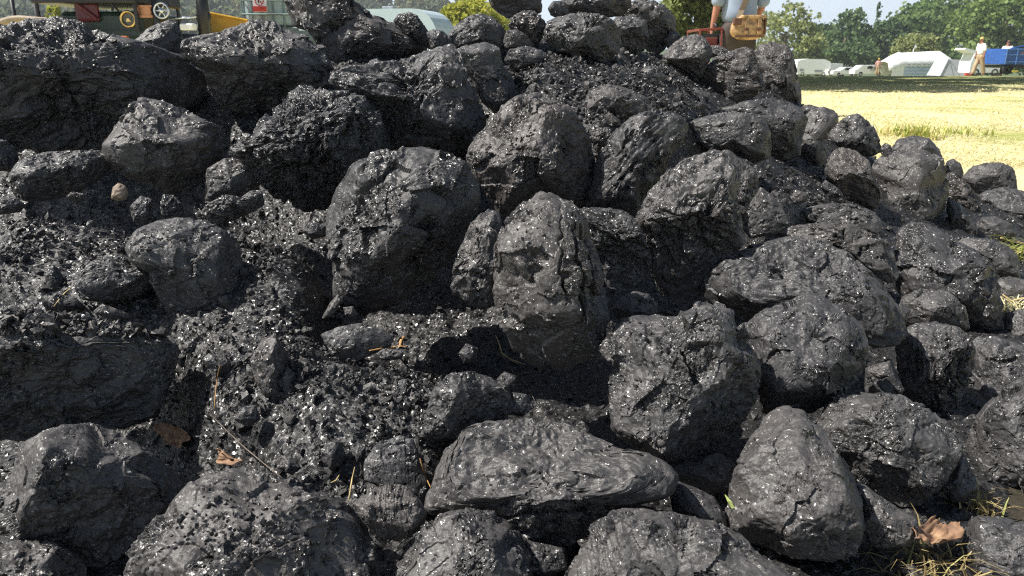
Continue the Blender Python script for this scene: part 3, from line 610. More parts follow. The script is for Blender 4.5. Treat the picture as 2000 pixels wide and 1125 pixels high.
def drop(x, y, z=2.0):
    h, p, n, i, o, m = S.ray_cast(DG, Vector((x, y, z)), Vector((0, 0, -1)))
    return (np.array(p), np.array(n), o) if h else (np.array((x, y, 0.)), np.array((0, 0, 1.)), None)
def see(px, py):
    d = ray(px, py); h, p, n, i, o, m = S.ray_cast(DG, Vector(CAM), Vector(d))
    return (np.array(p), np.array(n), o) if h else (hit(px, py)[0], np.array((0, 0, 1.)), None)

rg = np.random.RandomState(11)
N = 760000
x = rg.uniform(GX0, GX1-.02, N); y = rg.uniform(GY0, 3.6, N)
i = ((x-GX0)/GS).astype(int); j = ((y-GY0)/GS).astype(int)
m = MS[j, i]; h = HH[j, i]
pp = np.where(h > .005, .10+.62*m, 0.012*(h > -.06))
pp = pp*np.where(m > .3, 1, np.where((y < 3.1), 1, .3))
ptc = fbm(np.stack([x*5, y*5, 0*x], 1), 3, 61)
pp = .8*pp*(.30+.70*sstep(ptc, -.25, .22))
k = rg.uniform(size=N) < pp
x, y, m = x[k], y[k], m[k]
sz = np.exp(rg.normal(math.log(.0030), .60, len(x))); sz = sz*(1+.35*np.clip(ptc[k], -.6, .9)); sz = np.clip(sz, .0013, .0125)*np.where(y > 2.0, 1.25, 1)
z = np.maximum(slack_z(x, y), 0)+sz*.45+rg.uniform(0, .008, len(x))*(m > .5)
V, T = grains(np.stack([x, y, z], 1), sz, rg)
g = mesh_obj('coal_slack', V, T, M_slack, smooth=False, attrs={'chip': np.full(len(V), .8)})
tag(g, 'loose glittering coal slack filling the hollows between the lumps', 'coal slack', None, 'stuff')

# crumbs that have come to rest on top of the lumps, most of them on the gravel-topped block
crumb = []; csz = []
for q, n, s in (([(0, 602), (80, 612), (160, 618), (240, 634), (312, 648), (320, 662), (160, 655), (0, 650)], 2400, .0036), ([(0, 60), (115, 50), (300, 95), (390, 140), (100, 150), (0, 170)], 300, .004),
                ([(640, 160), (760, 125), (880, 110), (900, 200), (760, 210)], 120, .003), ([(270, 450), (400, 440), (450, 560), (330, 600)], 150, .0022), ([(1010, 420), (1080, 400), (1060, 560), (985, 560)], 60, .0025),
                ([(1200, 630), (1430, 620), (1440, 760), (1230, 830)], 160, .003), ([(300, 1060), (440, 930), (640, 980), (700, 1100)], 200, .0026), ([(370, 100), (480, 60), (620, 90), (420, 150)], 250, .0036)):
    xs = [a for a, b in q]; ys = [b for a, b in q]; c = 0
    for _ in range(n*4):
        if c >= n: break
        a, b = rg.uniform(min(xs), max(xs)), rg.uniform(min(ys), max(ys))
        if not inpoly(np.array([a]), np.array([b]), q)[0]: continue
        p, nn, o = see(a, b); c += 1
        if nn[2] < .35: continue
        e = s*math.exp(rg.normal(0, .5)); crumb.append(p+nn*e*.3); csz.append(e)
V, T = grains(np.array(crumb), np.array(csz), rg)
g = mesh_obj('coal_crumbs', V, T, M_slack, smooth=False, attrs={'chip': np.full(len(V), .8)})
tag(g, 'fine coal crumbs scattered on the tops of the lumps', 'coal slack', None, 'stuff')

# ------------------------------------------------------------------ loose pieces, one object each
protos = []
for k in range(14):
    V, T = hull(int(rg.randint(12, 20)), rg, (1, rg.uniform(.6, .95), rg.uniform(.4, .75)))
    bm = bmesh.new(); vs = [bm.verts.new(v) for v in V]; [bm.faces.new([vs[i] for i in f]) for f in T]
    bmesh.ops.subdivide_edges(bm, edges=bm.edges[:], cuts=3, use_grid_fill=True); bm.verts.index_update()
    V = np.array([v.co[:] for v in bm.verts]); T = [[v.index for v in f.verts] for f in bm.faces]; bm.free()
    nrm = V/np.linalg.norm(V, axis=1)[:, None]
    V = V+nrm*(chips(V, .45, k, .5)*.35+.04*fbm(V*4, 2, k))[:, None]
    o = mesh_obj('coal_fragment', V, np.array(T), M_slack, smooth=False, attrs={'chip': np.full(len(V), .95)})
    protos.append(o)
n = 0; tries = 0; seen_p = []
zones = [(0, .62), (1, .27), (2, .11)]
while n < 250 and tries < 6000:
    tries += 1
    zn = int(rg.choice(3, p=[.50, .38, .12])); q = SLACK[zn]
    a, b = rg.uniform(min(v[0] for v in q), max(v[0] for v in q)), rg.uniform(min(v[1] for v in q), max(v[1] for v in q))
    if a < 5 or not inpoly(np.array([a]), np.array([b]), q)[0]: continue
    p, nn, ob = see(a, b)
    if ob is None or not ob.name.startswith(('coal_slack', 'heap_ground')): continue
    s = float(np.clip(math.exp(rg.normal(math.log((.0095, .0165, .012)[zn]), .38)), .006, .032))
    if any(np.linalg.norm(p-r) < s*1.6 for r in seen_p): continue
    seen_p.append(p)
    o = protos[n] if n < 14 else protos[n % 14].copy()
    if n >= 14: C.objects.link(o)
    o.location = p+np.array([0, 0, s*.25]); o.scale = (s, s, s); o.rotation_euler = tuple(rg.uniform(0, 6.28, 3))
    tag(o, ['small loose coal chip among the gravel of the wide left slope', 'small loose coal chip among the gravel of the upper hollow', 'small loose coal chip in the gravel pocket of the right flank'][zn], 'coal fragment',
        ['coal chips on the left slope', 'coal chips in the upper hollow', 'coal chips in the right pocket'][zn])
    n += 1
# pale stone
st = lump('stone', [(216, 388), (220, 366), (232, 356), (246, 364), (252, 380), (246, 391), (230, 393)], 'pale brown stone resting among the coal beside the grey block', s='d', group=None, cat='stone', dz=-.03, emb=.6)
st.data.materials.clear(); st.data.materials.append(simple('brown_stone', (.26, .20, .15), .8, var=.25, scale=60))
# ------------------------------------------------------------------ field, straw, sky line
def ground_z(x, y):
    y = np.asarray(y, float)
    return -np.maximum(0, np.sqrt((y-26)**2+4)-2)*(y > 26)*.031*np.clip(1-(y-150)/400, .0, 1)
ys = np.concatenate([np.arange(-6, 8, .25), np.arange(8, 40, .8), np.arange(40, 200, 6), np.array([220, 260, 320, 420, 600, 900])])
xs = np.concatenate([-np.array([900, 600, 400, 250, 150, 100])[:], np.arange(-70, -8, 4), np.arange(-8, 10, .3), np.arange(10, 74, 4), np.array([100, 150, 250, 400, 600, 900])])
X2, Y2 = np.meshgrid(xs, ys); Z2 = ground_z(X2, Y2)
Z2 = Z2+.02*perlin(np.stack([X2.ravel()*1.3, Y2.ravel()*1.3, X2.ravel()*0], 1), 3).reshape(X2.shape)*(Y2 > 3.2)
ii = np.arange(X2.size).reshape(X2.shape)
qf = np.stack([ii[:-1, :-1], ii[:-1, 1:], ii[1:, 1:], ii[1:, :-1]], -1).reshape(-1, 4)
m, t, p = new_mat('mown_field'); L = t.links.new
tc = nd(t, 'ShaderNodeTexCoord')
na = nd(t, 'ShaderNodeTexNoise', i_Scale=.55, i_Detail=5); L(tc.outputs['Object'], na.inputs[0])
mp = nd(t, 'ShaderNodeMapping', i_Scale=(9, 26, 9)); L(tc.outputs['Object'], mp.inputs[0])
nb = nd(t, 'ShaderNodeTexNoise', i_Scale=1, i_Detail=6, i_Roughness=.7); L(mp.outputs[0], nb.inputs[0])
c1 = ramp(t, na.outputs[0], [(.32, (.40, .42, .14)), (.46, (.74, .65, .36)), (.7, (.82, .75, .45))])
c2 = ramp(t, nb.outputs[0], [(.3, (.75, .75, .72)), (.62, (1.08, 1.08, 1.05))])
mx = nd(t, 'ShaderNodeMix', data_type='RGBA', blend_type='MULTIPLY'); mx.inputs['Factor'].default_value = 1
L(c1, mx.inputs['A']); L(c2, mx.inputs['B'])
sp = nd(t, 'ShaderNodeSeparateXYZ'); L(tc.outputs['Object'], sp.inputs[0])
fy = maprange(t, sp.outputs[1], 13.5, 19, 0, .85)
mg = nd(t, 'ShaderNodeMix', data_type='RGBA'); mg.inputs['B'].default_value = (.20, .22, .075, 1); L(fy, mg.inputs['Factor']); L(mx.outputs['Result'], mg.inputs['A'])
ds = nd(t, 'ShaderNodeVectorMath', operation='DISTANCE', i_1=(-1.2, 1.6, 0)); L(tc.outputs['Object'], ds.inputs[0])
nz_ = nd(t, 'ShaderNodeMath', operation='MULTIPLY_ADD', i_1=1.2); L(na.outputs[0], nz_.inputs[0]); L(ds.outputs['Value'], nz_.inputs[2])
dk = nd(t, 'ShaderNodeMix', data_type='RGBA'); dk.inputs['A'].default_value = (.055, .048, .036, 1); L(maprange(t, nz_.outputs[0], 2.7, 3.8, 0, 1), dk.inputs['Factor'])  # coal-dusted earth round the heap, darkened to cut straw-coloured bounce onto the coal
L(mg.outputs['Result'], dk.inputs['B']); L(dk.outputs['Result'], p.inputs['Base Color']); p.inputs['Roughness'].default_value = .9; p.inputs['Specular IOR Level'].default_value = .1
bpn = nd(t, 'ShaderNodeBump', i_Strength=.8, i_Distance=.05); L(nb.outputs[0], bpn.inputs['Height']); L(bpn.outputs[0], p.inputs['Normal'])
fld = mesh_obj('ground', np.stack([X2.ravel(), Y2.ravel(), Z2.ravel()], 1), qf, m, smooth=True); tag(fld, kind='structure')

def leafy(name, stops, trans=.35, rough=.6):
    """leaf material, every leaf or blade its own tint"""
    m, t, p = new_mat(name); L = t.links.new
    g = nd(t, 'ShaderNodeNewGeometry'); c = ramp(t, g.outputs['Random Per Island'], stops)
    L(c, p.inputs['Base Color']); p.inputs['Roughness'].default_value = rough; p.inputs['Specular IOR Level'].default_value = .25
    tr = nd(t, 'ShaderNodeBsdfTranslucent'); L(c, tr.inputs[0]); ms = nd(t, 'ShaderNodeMixShader', i_0=trans)
    L(p.outputs[0], ms.inputs[1]); L(tr.outputs[0], ms.inputs[2]); L(ms.outputs[0], t.nodes['Material Output'].inputs[0])
    return m
M_straw = leafy('straw', [(0, (.62, .54, .28)), (.35, (.78, .71, .45)), (.82, (.84, .79, .55)), (.95, (.56, .58, .24)), (1, (.40, .48, .14))], .4)
M_green = leafy('green_blade', [(0, (.22, .30, .05)), (.5, (.38, .42, .10)), (.8, (.60, .52, .20)), (1, (.66, .56, .28))], .3)

def blades(P, H, wd, lean, rg, ang=None):
    """each blade: a bent three-segment strip with its own heading"""
    n = len(P); a = rg.uniform(0, 6.283, n) if ang is None else ang
    dx = np.stack([np.cos(a), np.sin(a), 0*a], 1); sx = np.stack([-np.sin(a), np.cos(a), 0*a], 1)
    V = []
    for k, (hh, ll, ww) in enumerate(((0, 0, 1), (.42, .18, .85), (.78, .52, .55), (1.0, 1.0, .12))):
        c = P+np.stack([0*H, 0*H, H*hh*np.maximum(.1, 1-lean*.35*ll)], 1)+dx*(H*lean*ll)[:, None]
        V += [c-sx*(wd*ww/2)[:, None], c+sx*(wd*ww/2)[:, None]]
    V = np.stack(V, 1).reshape(-1, 3)
    b = (np.arange(n)*8)[:, None, None]
    Fq = np.array([[0, 1, 3, 2], [2, 3, 5, 4], [4, 5, 7, 6]])[None]+b
    return V, Fq.reshape(-1, 4)
rg = np.random.RandomState(3)
def field_pts(n, d0, d1, px0, px1):
    d = d0*(d1/d0)**rg.uniform(size=n); px = rg.uniform(px0, px1, n)
    x = (px-1000)/F*d*1.02; return x, d
x, y = field_pts(42000, 1.9, 19, 1480, 2120)
k = heap(x, y) < .0
x, y = x[k], y[k]; pt = fbm(np.stack([x*1.1, y*1.1, 0*x], 1), 3, 8)
Hb = rg.uniform(.018, .055, len(x))*(1+.9*np.clip(pt, -.6, 1)); wd = .0022+.0011*y
V, Fq = blades(np.stack([x, y, 0*x-.005], 1), Hb, wd, rg.uniform(1.2, 3.4, len(x)), rg)
o = mesh_obj('dry_grass', V, Fq, M_straw); tag(o, 'bleached mown grass of the field beside the heap', 'dry grass', None, 'stuff')

M_old = leafy('old_straw', [(0, (.10, .07, .035)), (.4, (.26, .20, .09)), (.8, (.48, .39, .20)), (1, (.30, .34, .10))], .2)
def tuft(c, n, h, label, mat=M_straw, wdt=.004, spread=.05, lean=(.3, 1.3), name='grass_tuft'):
    P = np.zeros((n, 3)); P[:, :2] = np.clip(rg.normal(0, spread, (n, 2)), -2*spread, 2*spread)
    V, Fq = blades(P, rg.uniform(.35, 1, n)*h, np.full(n, wdt)*rg.uniform(.6, 1.3, n), rg.uniform(*lean, n), rg)
    k = 20; an = np.arange(k)*2*math.pi/k; b0 = len(V); rr = spread*2.5
    V = np.concatenate([V, np.stack([np.cos(an)*rr, np.sin(an)*rr, 0*an-.012], 1), np.stack([np.cos(an)*rr*.5, np.sin(an)*rr*.5, 0*an+.003], 1), [[0, 0, .006]]])
    Fx = [tuple(f) for f in Fq.tolist()]+[(b0+i, b0+(i+1) % k, b0+k+(i+1) % k, b0+k+i) for i in range(k)]+[(b0+k+i, b0+k+(i+1) % k, b0+2*k) for i in range(k)]
    o = mesh_obj(name, V, Fx, mat, loc=c); return tag(o, label, 'grass tuft')
def gpt(px, py):
    d = ray(px, py); tt = -CAM[2]/d[2]; return CAM+d*tt
tuft(gpt(1775, 268), 260, .17, 'green tuft standing out of the bleached field behind the lumps', M_green, .010, .13)
tuft(gpt(1880, 262), 90, .10, 'low greenish tuft farther right in the bleached field', M_green, .012, .12)
tuft(see(1815, 1115)[0]+np.array([0, .0, -.01]), 130, .06, 'untidy straw tuft under the curled dead leaf', M_old, .0026, .030, (.5, 2.2))
tuft(see(1905, 985)[0]+np.array([0, -.01, -.01]), 70, .055, 'yellow straw tuft in the cleft under the glittering lump', M_old, .003, .016)
tuft(see(1985, 490)[0]+np.array([0, 0, -.02]), 80, .10, 'green and yellow tuft at the border beside the small round lump', M_green, .005, .05, (.6, 2.0))
tuft(see(1985, 600)[0]+np.array([-.0, -.03, -.01]), 60, .09, 'pale straw tuft hanging over the partly hidden border lump', M_straw, .004, .035, (.8, 2.2))

# ------------------------------------------------------------------ twigs, stalks and dead leaves on the coal
M_twig = simple('dry_stalk', (.42, .24, .09), .7, var=.3, scale=90)
M_pale = simple('pale_stalk', (.50, .38, .18), .7, var=.3, scale=90)
M_dark = simple('grey_stalk', (.12, .095, .075), .6, var=.3, scale=90)
def stalk(pix, label, r, mat, lift=.006, name='dry_stalk', cat='stalk'):
    pts = []
    for a, b in pix:
        p = see(a, b)[0]; pts.append(p-ray(a, b)*lift)
    mb = MB(); n = len(pts); fine = []
    for i in range(n-1):
        for q in range(4): fine.append(pts[i]*(1-q/4)+pts[i+1]*q/4)
    fine.append(pts[-1])
    rs = [r*(1-.5*abs(2*i/(len(fine)-1)-1)) for i in range(len(fine))]
    mb.tube(fine, rs, 6)
    o = mb.build(name, mat, None, True); return tag(o, label, cat)
stalk([(721, 685), (745, 681), (765, 679), (778, 676), (795, 677)], 'orange broken twig lying on the flat sparkling piece', .0022, M_twig, .006, 'twig', 'twig')
stalk([(781, 678), (784, 664), (790, 657)], 'stubby orange twig end beside the orange broken twig', .0045, M_twig, .005, 'twig', 'twig')
stalk([(429, 715), (424, 740), (421, 770), (418, 800)], 'thin upright dry stem on the slope near the ragged piece', .0011, M_twig, .012)
stalk([(414, 812), (450, 848), (480, 876), (515, 905), (552, 934)], 'long grey stem slanting down towards the sparkling dome', .0012, M_dark, .03)
stalk([(693, 912), (688, 935), (684, 960), (680, 980)], 'straight tan stem beside the flat matt slab', .0014, M_pale, .012)
stalk([(664, 925), (657, 938), (646, 943)], 'short hooked stem left of the straight tan stem', .0011, M_pale, .010)
stalk([(820, 895), (826, 915), (833, 935), (841, 952)], 'bent dark stem along the flat matt slab', .0012, M_twig, .012)
stalk([(139, 561), (124, 575), (112, 590), (105, 599)], 'single straw on the gravel above the gravel-topped block', .0014, M_pale, .014)
stalk([(968, 655), (975, 672), (980, 690), (1000, 703), (1025, 712)], 'curled dry grass stalk under the tall central lump', .0020, M_pale, .012)
stalk([(940, 682), (970, 690), (1000, 705), (1024, 718)], 'flattened grey stalk crossing the curled one', .0016, M_dark, .012)
stalk([(985, 700), (1005, 730), (1030, 752), (1044, 782)], 'wiry dark stalk drooping over the rim of the black gap', .0012, M_dark, .014)
stalk([(1955, 465), (1975, 470), (2003, 477)], 'fat pale straw on the border near the small round lump', .006, M_pale, .02)
stalk([(1958, 575), (1975, 588), (2005, 580)], 'pale straw crossing in front of the partly hidden lump', .003, M_pale, .02)
d_ = [see(1415, 966)[0]-ray(1415, 966)*.05, see(1432, 992)[0]-ray(1432, 992)*.03]
mb = MB(); a_, b_ = see(1432, 993)[0]-ray(1432, 993)*.012, None
b_ = CAM+ray(1416, 966)*(np.linalg.norm(a_-CAM)-.004); s_ = np.array([.0024, 0, 0])
md = (a_+b_)/2+np.array([0, -.002, .001])
mb.add([a_-s_, a_+s_, md+s_*1.2, md-s_*1.2, b_+s_*.2, b_-s_*.2, md+np.array([0, .0012, 0])], [(0, 1, 6), (0, 6, 3), (1, 2, 6), (3, 6, 5), (6, 2, 4), (6, 4, 5)])
tag(mb.build('green_grass', simple('fresh_grass', (.45, .52, .18), .5, var=.1)), 'single fresh green blade beside the thumb-shaped lump', 'grass blade')

m, t, p = new_mat('dead_leaf'); L = t.links.new
tc = nd(t, 'ShaderNodeTexCoord'); n_ = nd(t, 'ShaderNodeTexNoise', i_Scale=70, i_Detail=5); L(tc.outputs['Object'], n_.inputs[0])
L(ramp(t, n_.outputs[0], [(.3, (.10, .055, .035)), (.55, (.24, .14, .08)), (.78, (.42, .28, .16))]), p.inputs['Base Color']); p.inputs['Roughness'].default_value = .75
M_leaf = m
def dead_leaf(corner, label, curl, seed, rim=0.0):
    """crumpled leaf sheet between four pixels of the photograph, lying on whatever is there"""
    n = 26; rgl = np.random.RandomState(seed); V = []
    q = [see(a, b)[0]-ray(a, b)*l for a, b, l in corner]
    for i in range(n+1):
        for j in range(n+1):
            u, v = i/n, j/n
            # oval leaf outline with ragged lobes
            e = .5+.5*math.sin(math.pi*min(1, max(0, u)))**.6
            vv = .5+(v-.5)*e*(1+.12*math.sin(9*u+seed))
            P_ = (q[0]*(1-u)+q[1]*u)*(1-vv)+(q[3]*(1-u)+q[2]*u)*vv
            V.append(P_)
    V = np.array(V); nn = np.cross(q[1]-q[0], q[3]-q[0]); nn /= np.linalg.norm(nn)
    if nn@(CAM-q[0]) < 0: nn = -nn
    uu = np.repeat(np.arange(n+1)/n, n+1); vv = np.tile(np.arange(n+1)/n, n+1)
    dz_ = curl*(.9*np.abs(vv-.5)**1.5*2+.25*np.sin(7*uu+3*vv)+.35*fbm(np.stack([uu*4, vv*5, 0*uu], 1), 3, seed))
    V = V+nn*dz_[:, None]
    Fq = [(i*(n+1)+j, (i+1)*(n+1)+j, (i+1)*(n+1)+j+1, i*(n+1)+j+1) for i in range(n) for j in range(n)]
    o = mesh_obj('dead_leaf', V, np.array(Fq), M_leaf, smooth=True)
    md = o.modifiers.new('thickness', 'SOLIDIFY'); md.thickness = .0009
    return tag(o, label, 'dead leaf')
dead_leaf([(300, 828, .012), (362, 832, .012), (384, 868, .012), (340, 880, .012)], 'large brown dead leaf in the shade of the gravel-topped block', .012, 4)
dead_leaf([(432, 868, .05), (446, 893, .055), (492, 902, .05), (428, 914, .055)], 'crinkled orange leaf edge catching the sun above the sparkling dome', .010, 9)
dead_leaf([(1758, 1066, .04), (1800, 1022, .05), (1878, 1035, .05), (1866, 1072, .04)], 'curled tan dead leaf in front of the small slanted lump', .017, 23)
# ------------------------------------------------------------------ everything behind the heap
def at(px, py, y):
    d = ray(px, py); return CAM+d*(y/d[1])
def ax(px, y): return (px-1000)/F*y/math.cos(PITCH)*1.0
def gz(x, y): return float(ground_z(np.array([x]), np.array([float(y)]))[0])

def hills():
    n = 60; V = []
    for i in range(n+1):
        for j in range(16):
            u = i/n; x = -420+u*840; y = 130+j*28
            prof = (.5+.5*math.tanh((-x+8)/45))*.85+.16
            z = -3.2+sstep(np.array([j/8.]), 0, 1)[0]*27*prof+1.2*math.sin(x*.05+j)
            V.append((x, y, z))
    Fq = [(i*16+j, (i+1)*16+j, (i+1)*16+j+1, i*16+j+1) for i in range(n) for j in range(15)]
    return mesh_obj('hill', V, Fq, simple('hill_grass', (.09, .13, .05), .95, var=.3, scale=.05), smooth=True)
tag(hills(), kind='structure')
def hill_z(x, y):
    j = np.clip((y-130)/28., 0, 15); prof = (.5+.5*math.tanh((-x+8)/45))*.85+.16
    return -3.2+float(sstep(np.array([j/8.]), 0, 1)[0])*27*prof

M_bark = simple('bark', (.17, .13, .09), .9, var=.3, scale=5)
def mk_leaf(n, a, b, c): return leafy(n, [(0, a), (.5, b), (1, c)], .42)
L_oak = mk_leaf('oak_leaf', (0.081, 0.142, 0.043), (0.136, 0.221, 0.065), (0.209, 0.292, 0.088))
L_dark = mk_leaf('dark_leaf', (0.064, 0.115, 0.049), (0.109, 0.177, 0.070), (0.164, 0.239, 0.088))
L_mid = mk_leaf('mid_leaf', (0.109, 0.177, 0.049), (0.181, 0.265, 0.074), (0.271, 0.345, 0.108))
L_olive = mk_leaf('olive_leaf', (0.181, 0.221, 0.078), (0.271, 0.310, 0.108), (0.362, 0.381, 0.166))
L_yel = mk_leaf('yellow_leaf', (0.275, 0.300, 0.044), (0.400, 0.413, 0.062), (0.525, 0.500, 0.100))
L_hazed = mk_leaf('far_hazed_leaf', (0.094, 0.131, 0.094), (0.131, 0.169, 0.106), (0.188, 0.213, 0.112))  # bluish cast of distant air mixed into the leaf colour
L_autumn = mk_leaf('far_pale_leaf', (0.138, 0.163, 0.081), (0.188, 0.206, 0.094), (0.250, 0.237, 0.106))

def leaf_cloud(lobes, nper, leaf, rg, hang=0.0):
    """leaf-sized faces in clumps through every lobe; a lobe is (x, y, z, rx, ry, rz)"""
    P = []; 
    for (x, y, z, rx, ry, rz) in lobes:
        nc = max(6, int(nper/14))
        d = rg.normal(size=(nc, 3)); d /= np.linalg.norm(d, axis=1)[:, None]; d *= rg.uniform(.45, 1.03, (nc, 1))**.6
        c = d*np.array([rx, ry, rz])
        for q in c:
            m = rg.randint(8, 20); s = np.array([rx, ry, rz])*.17
            e = rg.normal(size=(m, 3))*s
            if hang: e[:, 2] -= np.abs(rg.normal(size=m))*hang
            P.append(q+e+np.array([x, y, z]))
    P = np.concatenate(P); n = len(P); R = rots(n, rg); sz = leaf*rg.uniform(.6, 1.35, n)
    q = np.array([[-.5, -.32, 0], [.1, -.42, .08], [.55, 0, 0], [.1, .42, .08], [-.5, .32, 0]])
    V = np.einsum('nij,vj->nvi', R, q)*sz[:, None, None]+P[:, None, :]
    b = (np.arange(n)*5)[:, None]
    return V.reshape(-1, 3), np.arange(5)[None]+b
def auto_lobes(w, h, z0, k, rg, top=.55):
    L_ = [(0, 0, z0+h*.5, w*.30, w*.30, h*.36)]
    for _ in range(k):
        a = rg.uniform(0, 6.283); t = rg.uniform(-.9, 1)
        r = math.sqrt(max(0.05, 1-t*t))*rg.uniform(.75, 1.0)
        s = rg.uniform(.15, .25)
        L_.append((math.cos(a)*r*w*.36, math.sin(a)*r*w*.36, z0+h*.5+t*h*.36, w*s, w*s, h*s*.85))
    return L_
def trunk_mb(h, r, limbs, rg, tips=()):
    mb = MB(); pts = [(0, 0, -.3), (r*.3, 0, h*.35), (-r*.3, r*.2, h*.7), (0, 0, h)]
    mb.tube(pts, [r*1.35, r, r*.8, r*.45], 9)
    for _ in range(limbs):
        a = rg.uniform(0, 6.28); l = h*rg.uniform(.3, .6); z = h*rg.uniform(.4, .9)
        e = (math.cos(a)*l, math.sin(a)*l, z+l*rg.uniform(.25, .9))
        mb.tube([(0, 0, z), (e[0]*.5, e[1]*.5, z+(e[2]-z)*.4), e], [r*.5, r*.33, r*.12], 6)
    for tp in tips:
        mb.tube([(0, 0, h*.75), (tp[0]*.5, tp[1]*.5, (h*.75+tp[2])*.5+.25), tp], [r*.6, r*.35, r*.1], 6)
    return mb
def tree(name, label, x, y, z, w, h, lobes, nper, leaf, mat, seed, trunk_h=None, r=None, group=None, hang=0, tips=(), cat='tree', k=16, z0f=.18, limbs=6):
    rgt = np.random.RandomState(seed); root = empty(name, (x, y, z)); tag(root, label, cat, group)
    lobes = lobes or auto_lobes(w, h*(1-z0f), h*z0f, k, rgt)
    V, Fc = leaf_cloud(lobes, nper, leaf, rgt, hang)
    mesh_obj('crown', V, Fc, mat, root)
    trunk_mb(trunk_h or h*.6, r or h*.03, limbs, rgt, tips).build('trunk', M_bark, root, True)
    return root
def ptree(name, label, p0, p1, ytop, ybase, y, mat, seed, leaf, nper=150, **k):
    """tree given by the pixels it fills in the photograph, at distance y"""
    a, b = at(p0, 100, y)[0], at(p1, 100, y)[0]; zt = at(p0, ytop, y)[2]; zb = at(p0, ybase, y)[2]
    return tree(name, label, (a+b)/2, y, zb, (b-a)*1.02, zt-zb, None, nper, leaf, mat, seed, **k)

# wide tree over the field: hanging branches beside the man, the rest of its crown above the view, throwing the band of shade
rgt = np.random.RandomState(5)
lob = []
for px, py, rx, rz in ((1322, 0, .55, .5), (1350, -25, .7, .6), (1380, 0, .55, .5), (1330, 45, .42, .38), (1365, 40, .45, .42), (1398, 35, .40, .38), (1345, 72, .36, .26), (1376, 75, .30, .22), (1310, 25, .3, .5), (1408, 5, .4, .5), (1385, 62, .3, .3)):
    p = at(px, py, 24.2); lob.append((p[0]-5.6, p[1]-24.2+rgt.uniform(-.5, .5), p[2], rx, rx, rz))
big = []
for i in range(50):
    x = rgt.uniform(-5.2, 8.6); yy = rgt.uniform(-8.4, 2.0)
    big.append((x, yy, 4.6+rgt.uniform(-.5, 2.6), rgt.uniform(1.1, 1.7), rgt.uniform(1.0, 1.5), rgt.uniform(.6, 1.1)))
root = empty('oak_tree', (5.6, 24.2, 0)); tag(root, 'tree with drooping leafy branches behind the red cart', 'tree')
V1, F1 = leaf_cloud(lob, 560, .105, rgt, .16); V2, F2 = leaf_cloud(big, 330, .34, rgt)
mesh_obj('crown', np.concatenate([V1, V2]), np.concatenate([F1, F2+len(V1)]), L_olive, root)
trunk_mb(4.4, .26, 5, rgt, [(-4.5, -3, 5.6), (4.5, -3.2, 5.8), (7.8, -4.5, 5.4), (-1, -5.5, 5.6), (1.5, -3, 6.4)]).build('trunk', M_bark, root, True)

ptree('tree', 'airy olive tree with bare grey twigs right of the tan bag', 1462, 1604, 4, 150, 100, L_olive, 21, .36, 150, hang=.18, k=20, z0f=.06)
ptree('tree', 'round dark green tree right after the airy olive one', 1592, 1705, 22, 150, 118, L_dark, 22, .50, 210, z0f=.1)
ptree('conifer', 'thin dark conifer whose tip rises above the tree line', 1696, 1722, 3, 140, 140, L_dark, 23, .4, 90, k=8, z0f=.05)
ptree('tree', 'mid-sized dark tree under the conifer tip', 1680, 1775, 36, 150, 122, L_dark, 24, .50, 210, z0f=.1)
ptree('tree', 'tall broad tree whose top leaves the view above the marquee', 1738, 1935, -22, 150, 126, L_oak, 25, .58, 330, k=22, z0f=.1)
ptree('tree', 'largest and brightest green tree, behind the blue trailer', 1845, 2065, -45, 150, 104, L_mid, 26, .50, 380, k=24, z0f=.08)
ptree('tree', 'low dark tree at the foot of the tree line behind the parked white cars', 1618, 1720, 78, 150, 112, L_dark, 29, .45, 180, z0f=.02)
ptree('bush', 'light olive rounded bush rising behind the marquee', 1742, 1842, 66, 150, 99, L_olive, 27, .30, 220, cat='bush', z0f=.0)
ptree('bush', 'light olive low bush behind the white motorhome', 1543, 1628, 93, 150, 99, L_olive, 28, .28, 170, cat='bush', z0f=.0)
ptree('bush', 'yellow-green sunlit bush behind the domed lump', 856, 990, -6, 112, 36, L_yel, 31, .17, 300, cat='bush', z0f=.0, k=20)
ptree('bush', 'small yellow-green bush between the dark posts and the engine', 98, 138, 8, 112, 30, L_yel, 32, .16, 120, cat='bush', z0f=.0, k=8)
hd = ptree('hedge', 'dark hedge along the foot of the tree line behind the tents', 1845, 2080, 92, 150, 97, L_dark, 33, .4, 260, cat='hedge', z0f=0, k=16)
ptree('tree', 'dark tree filling the dip between the airy olive tree and the round one', 1560, 1640, 45, 150, 132, L_dark, 34, .5, 200, z0f=.02)
ptree('tree', 'dark spreading tree low behind the marquee bush', 1700, 1890, 50, 150, 140, L_dark, 35, .55, 300, z0f=.0, k=20)
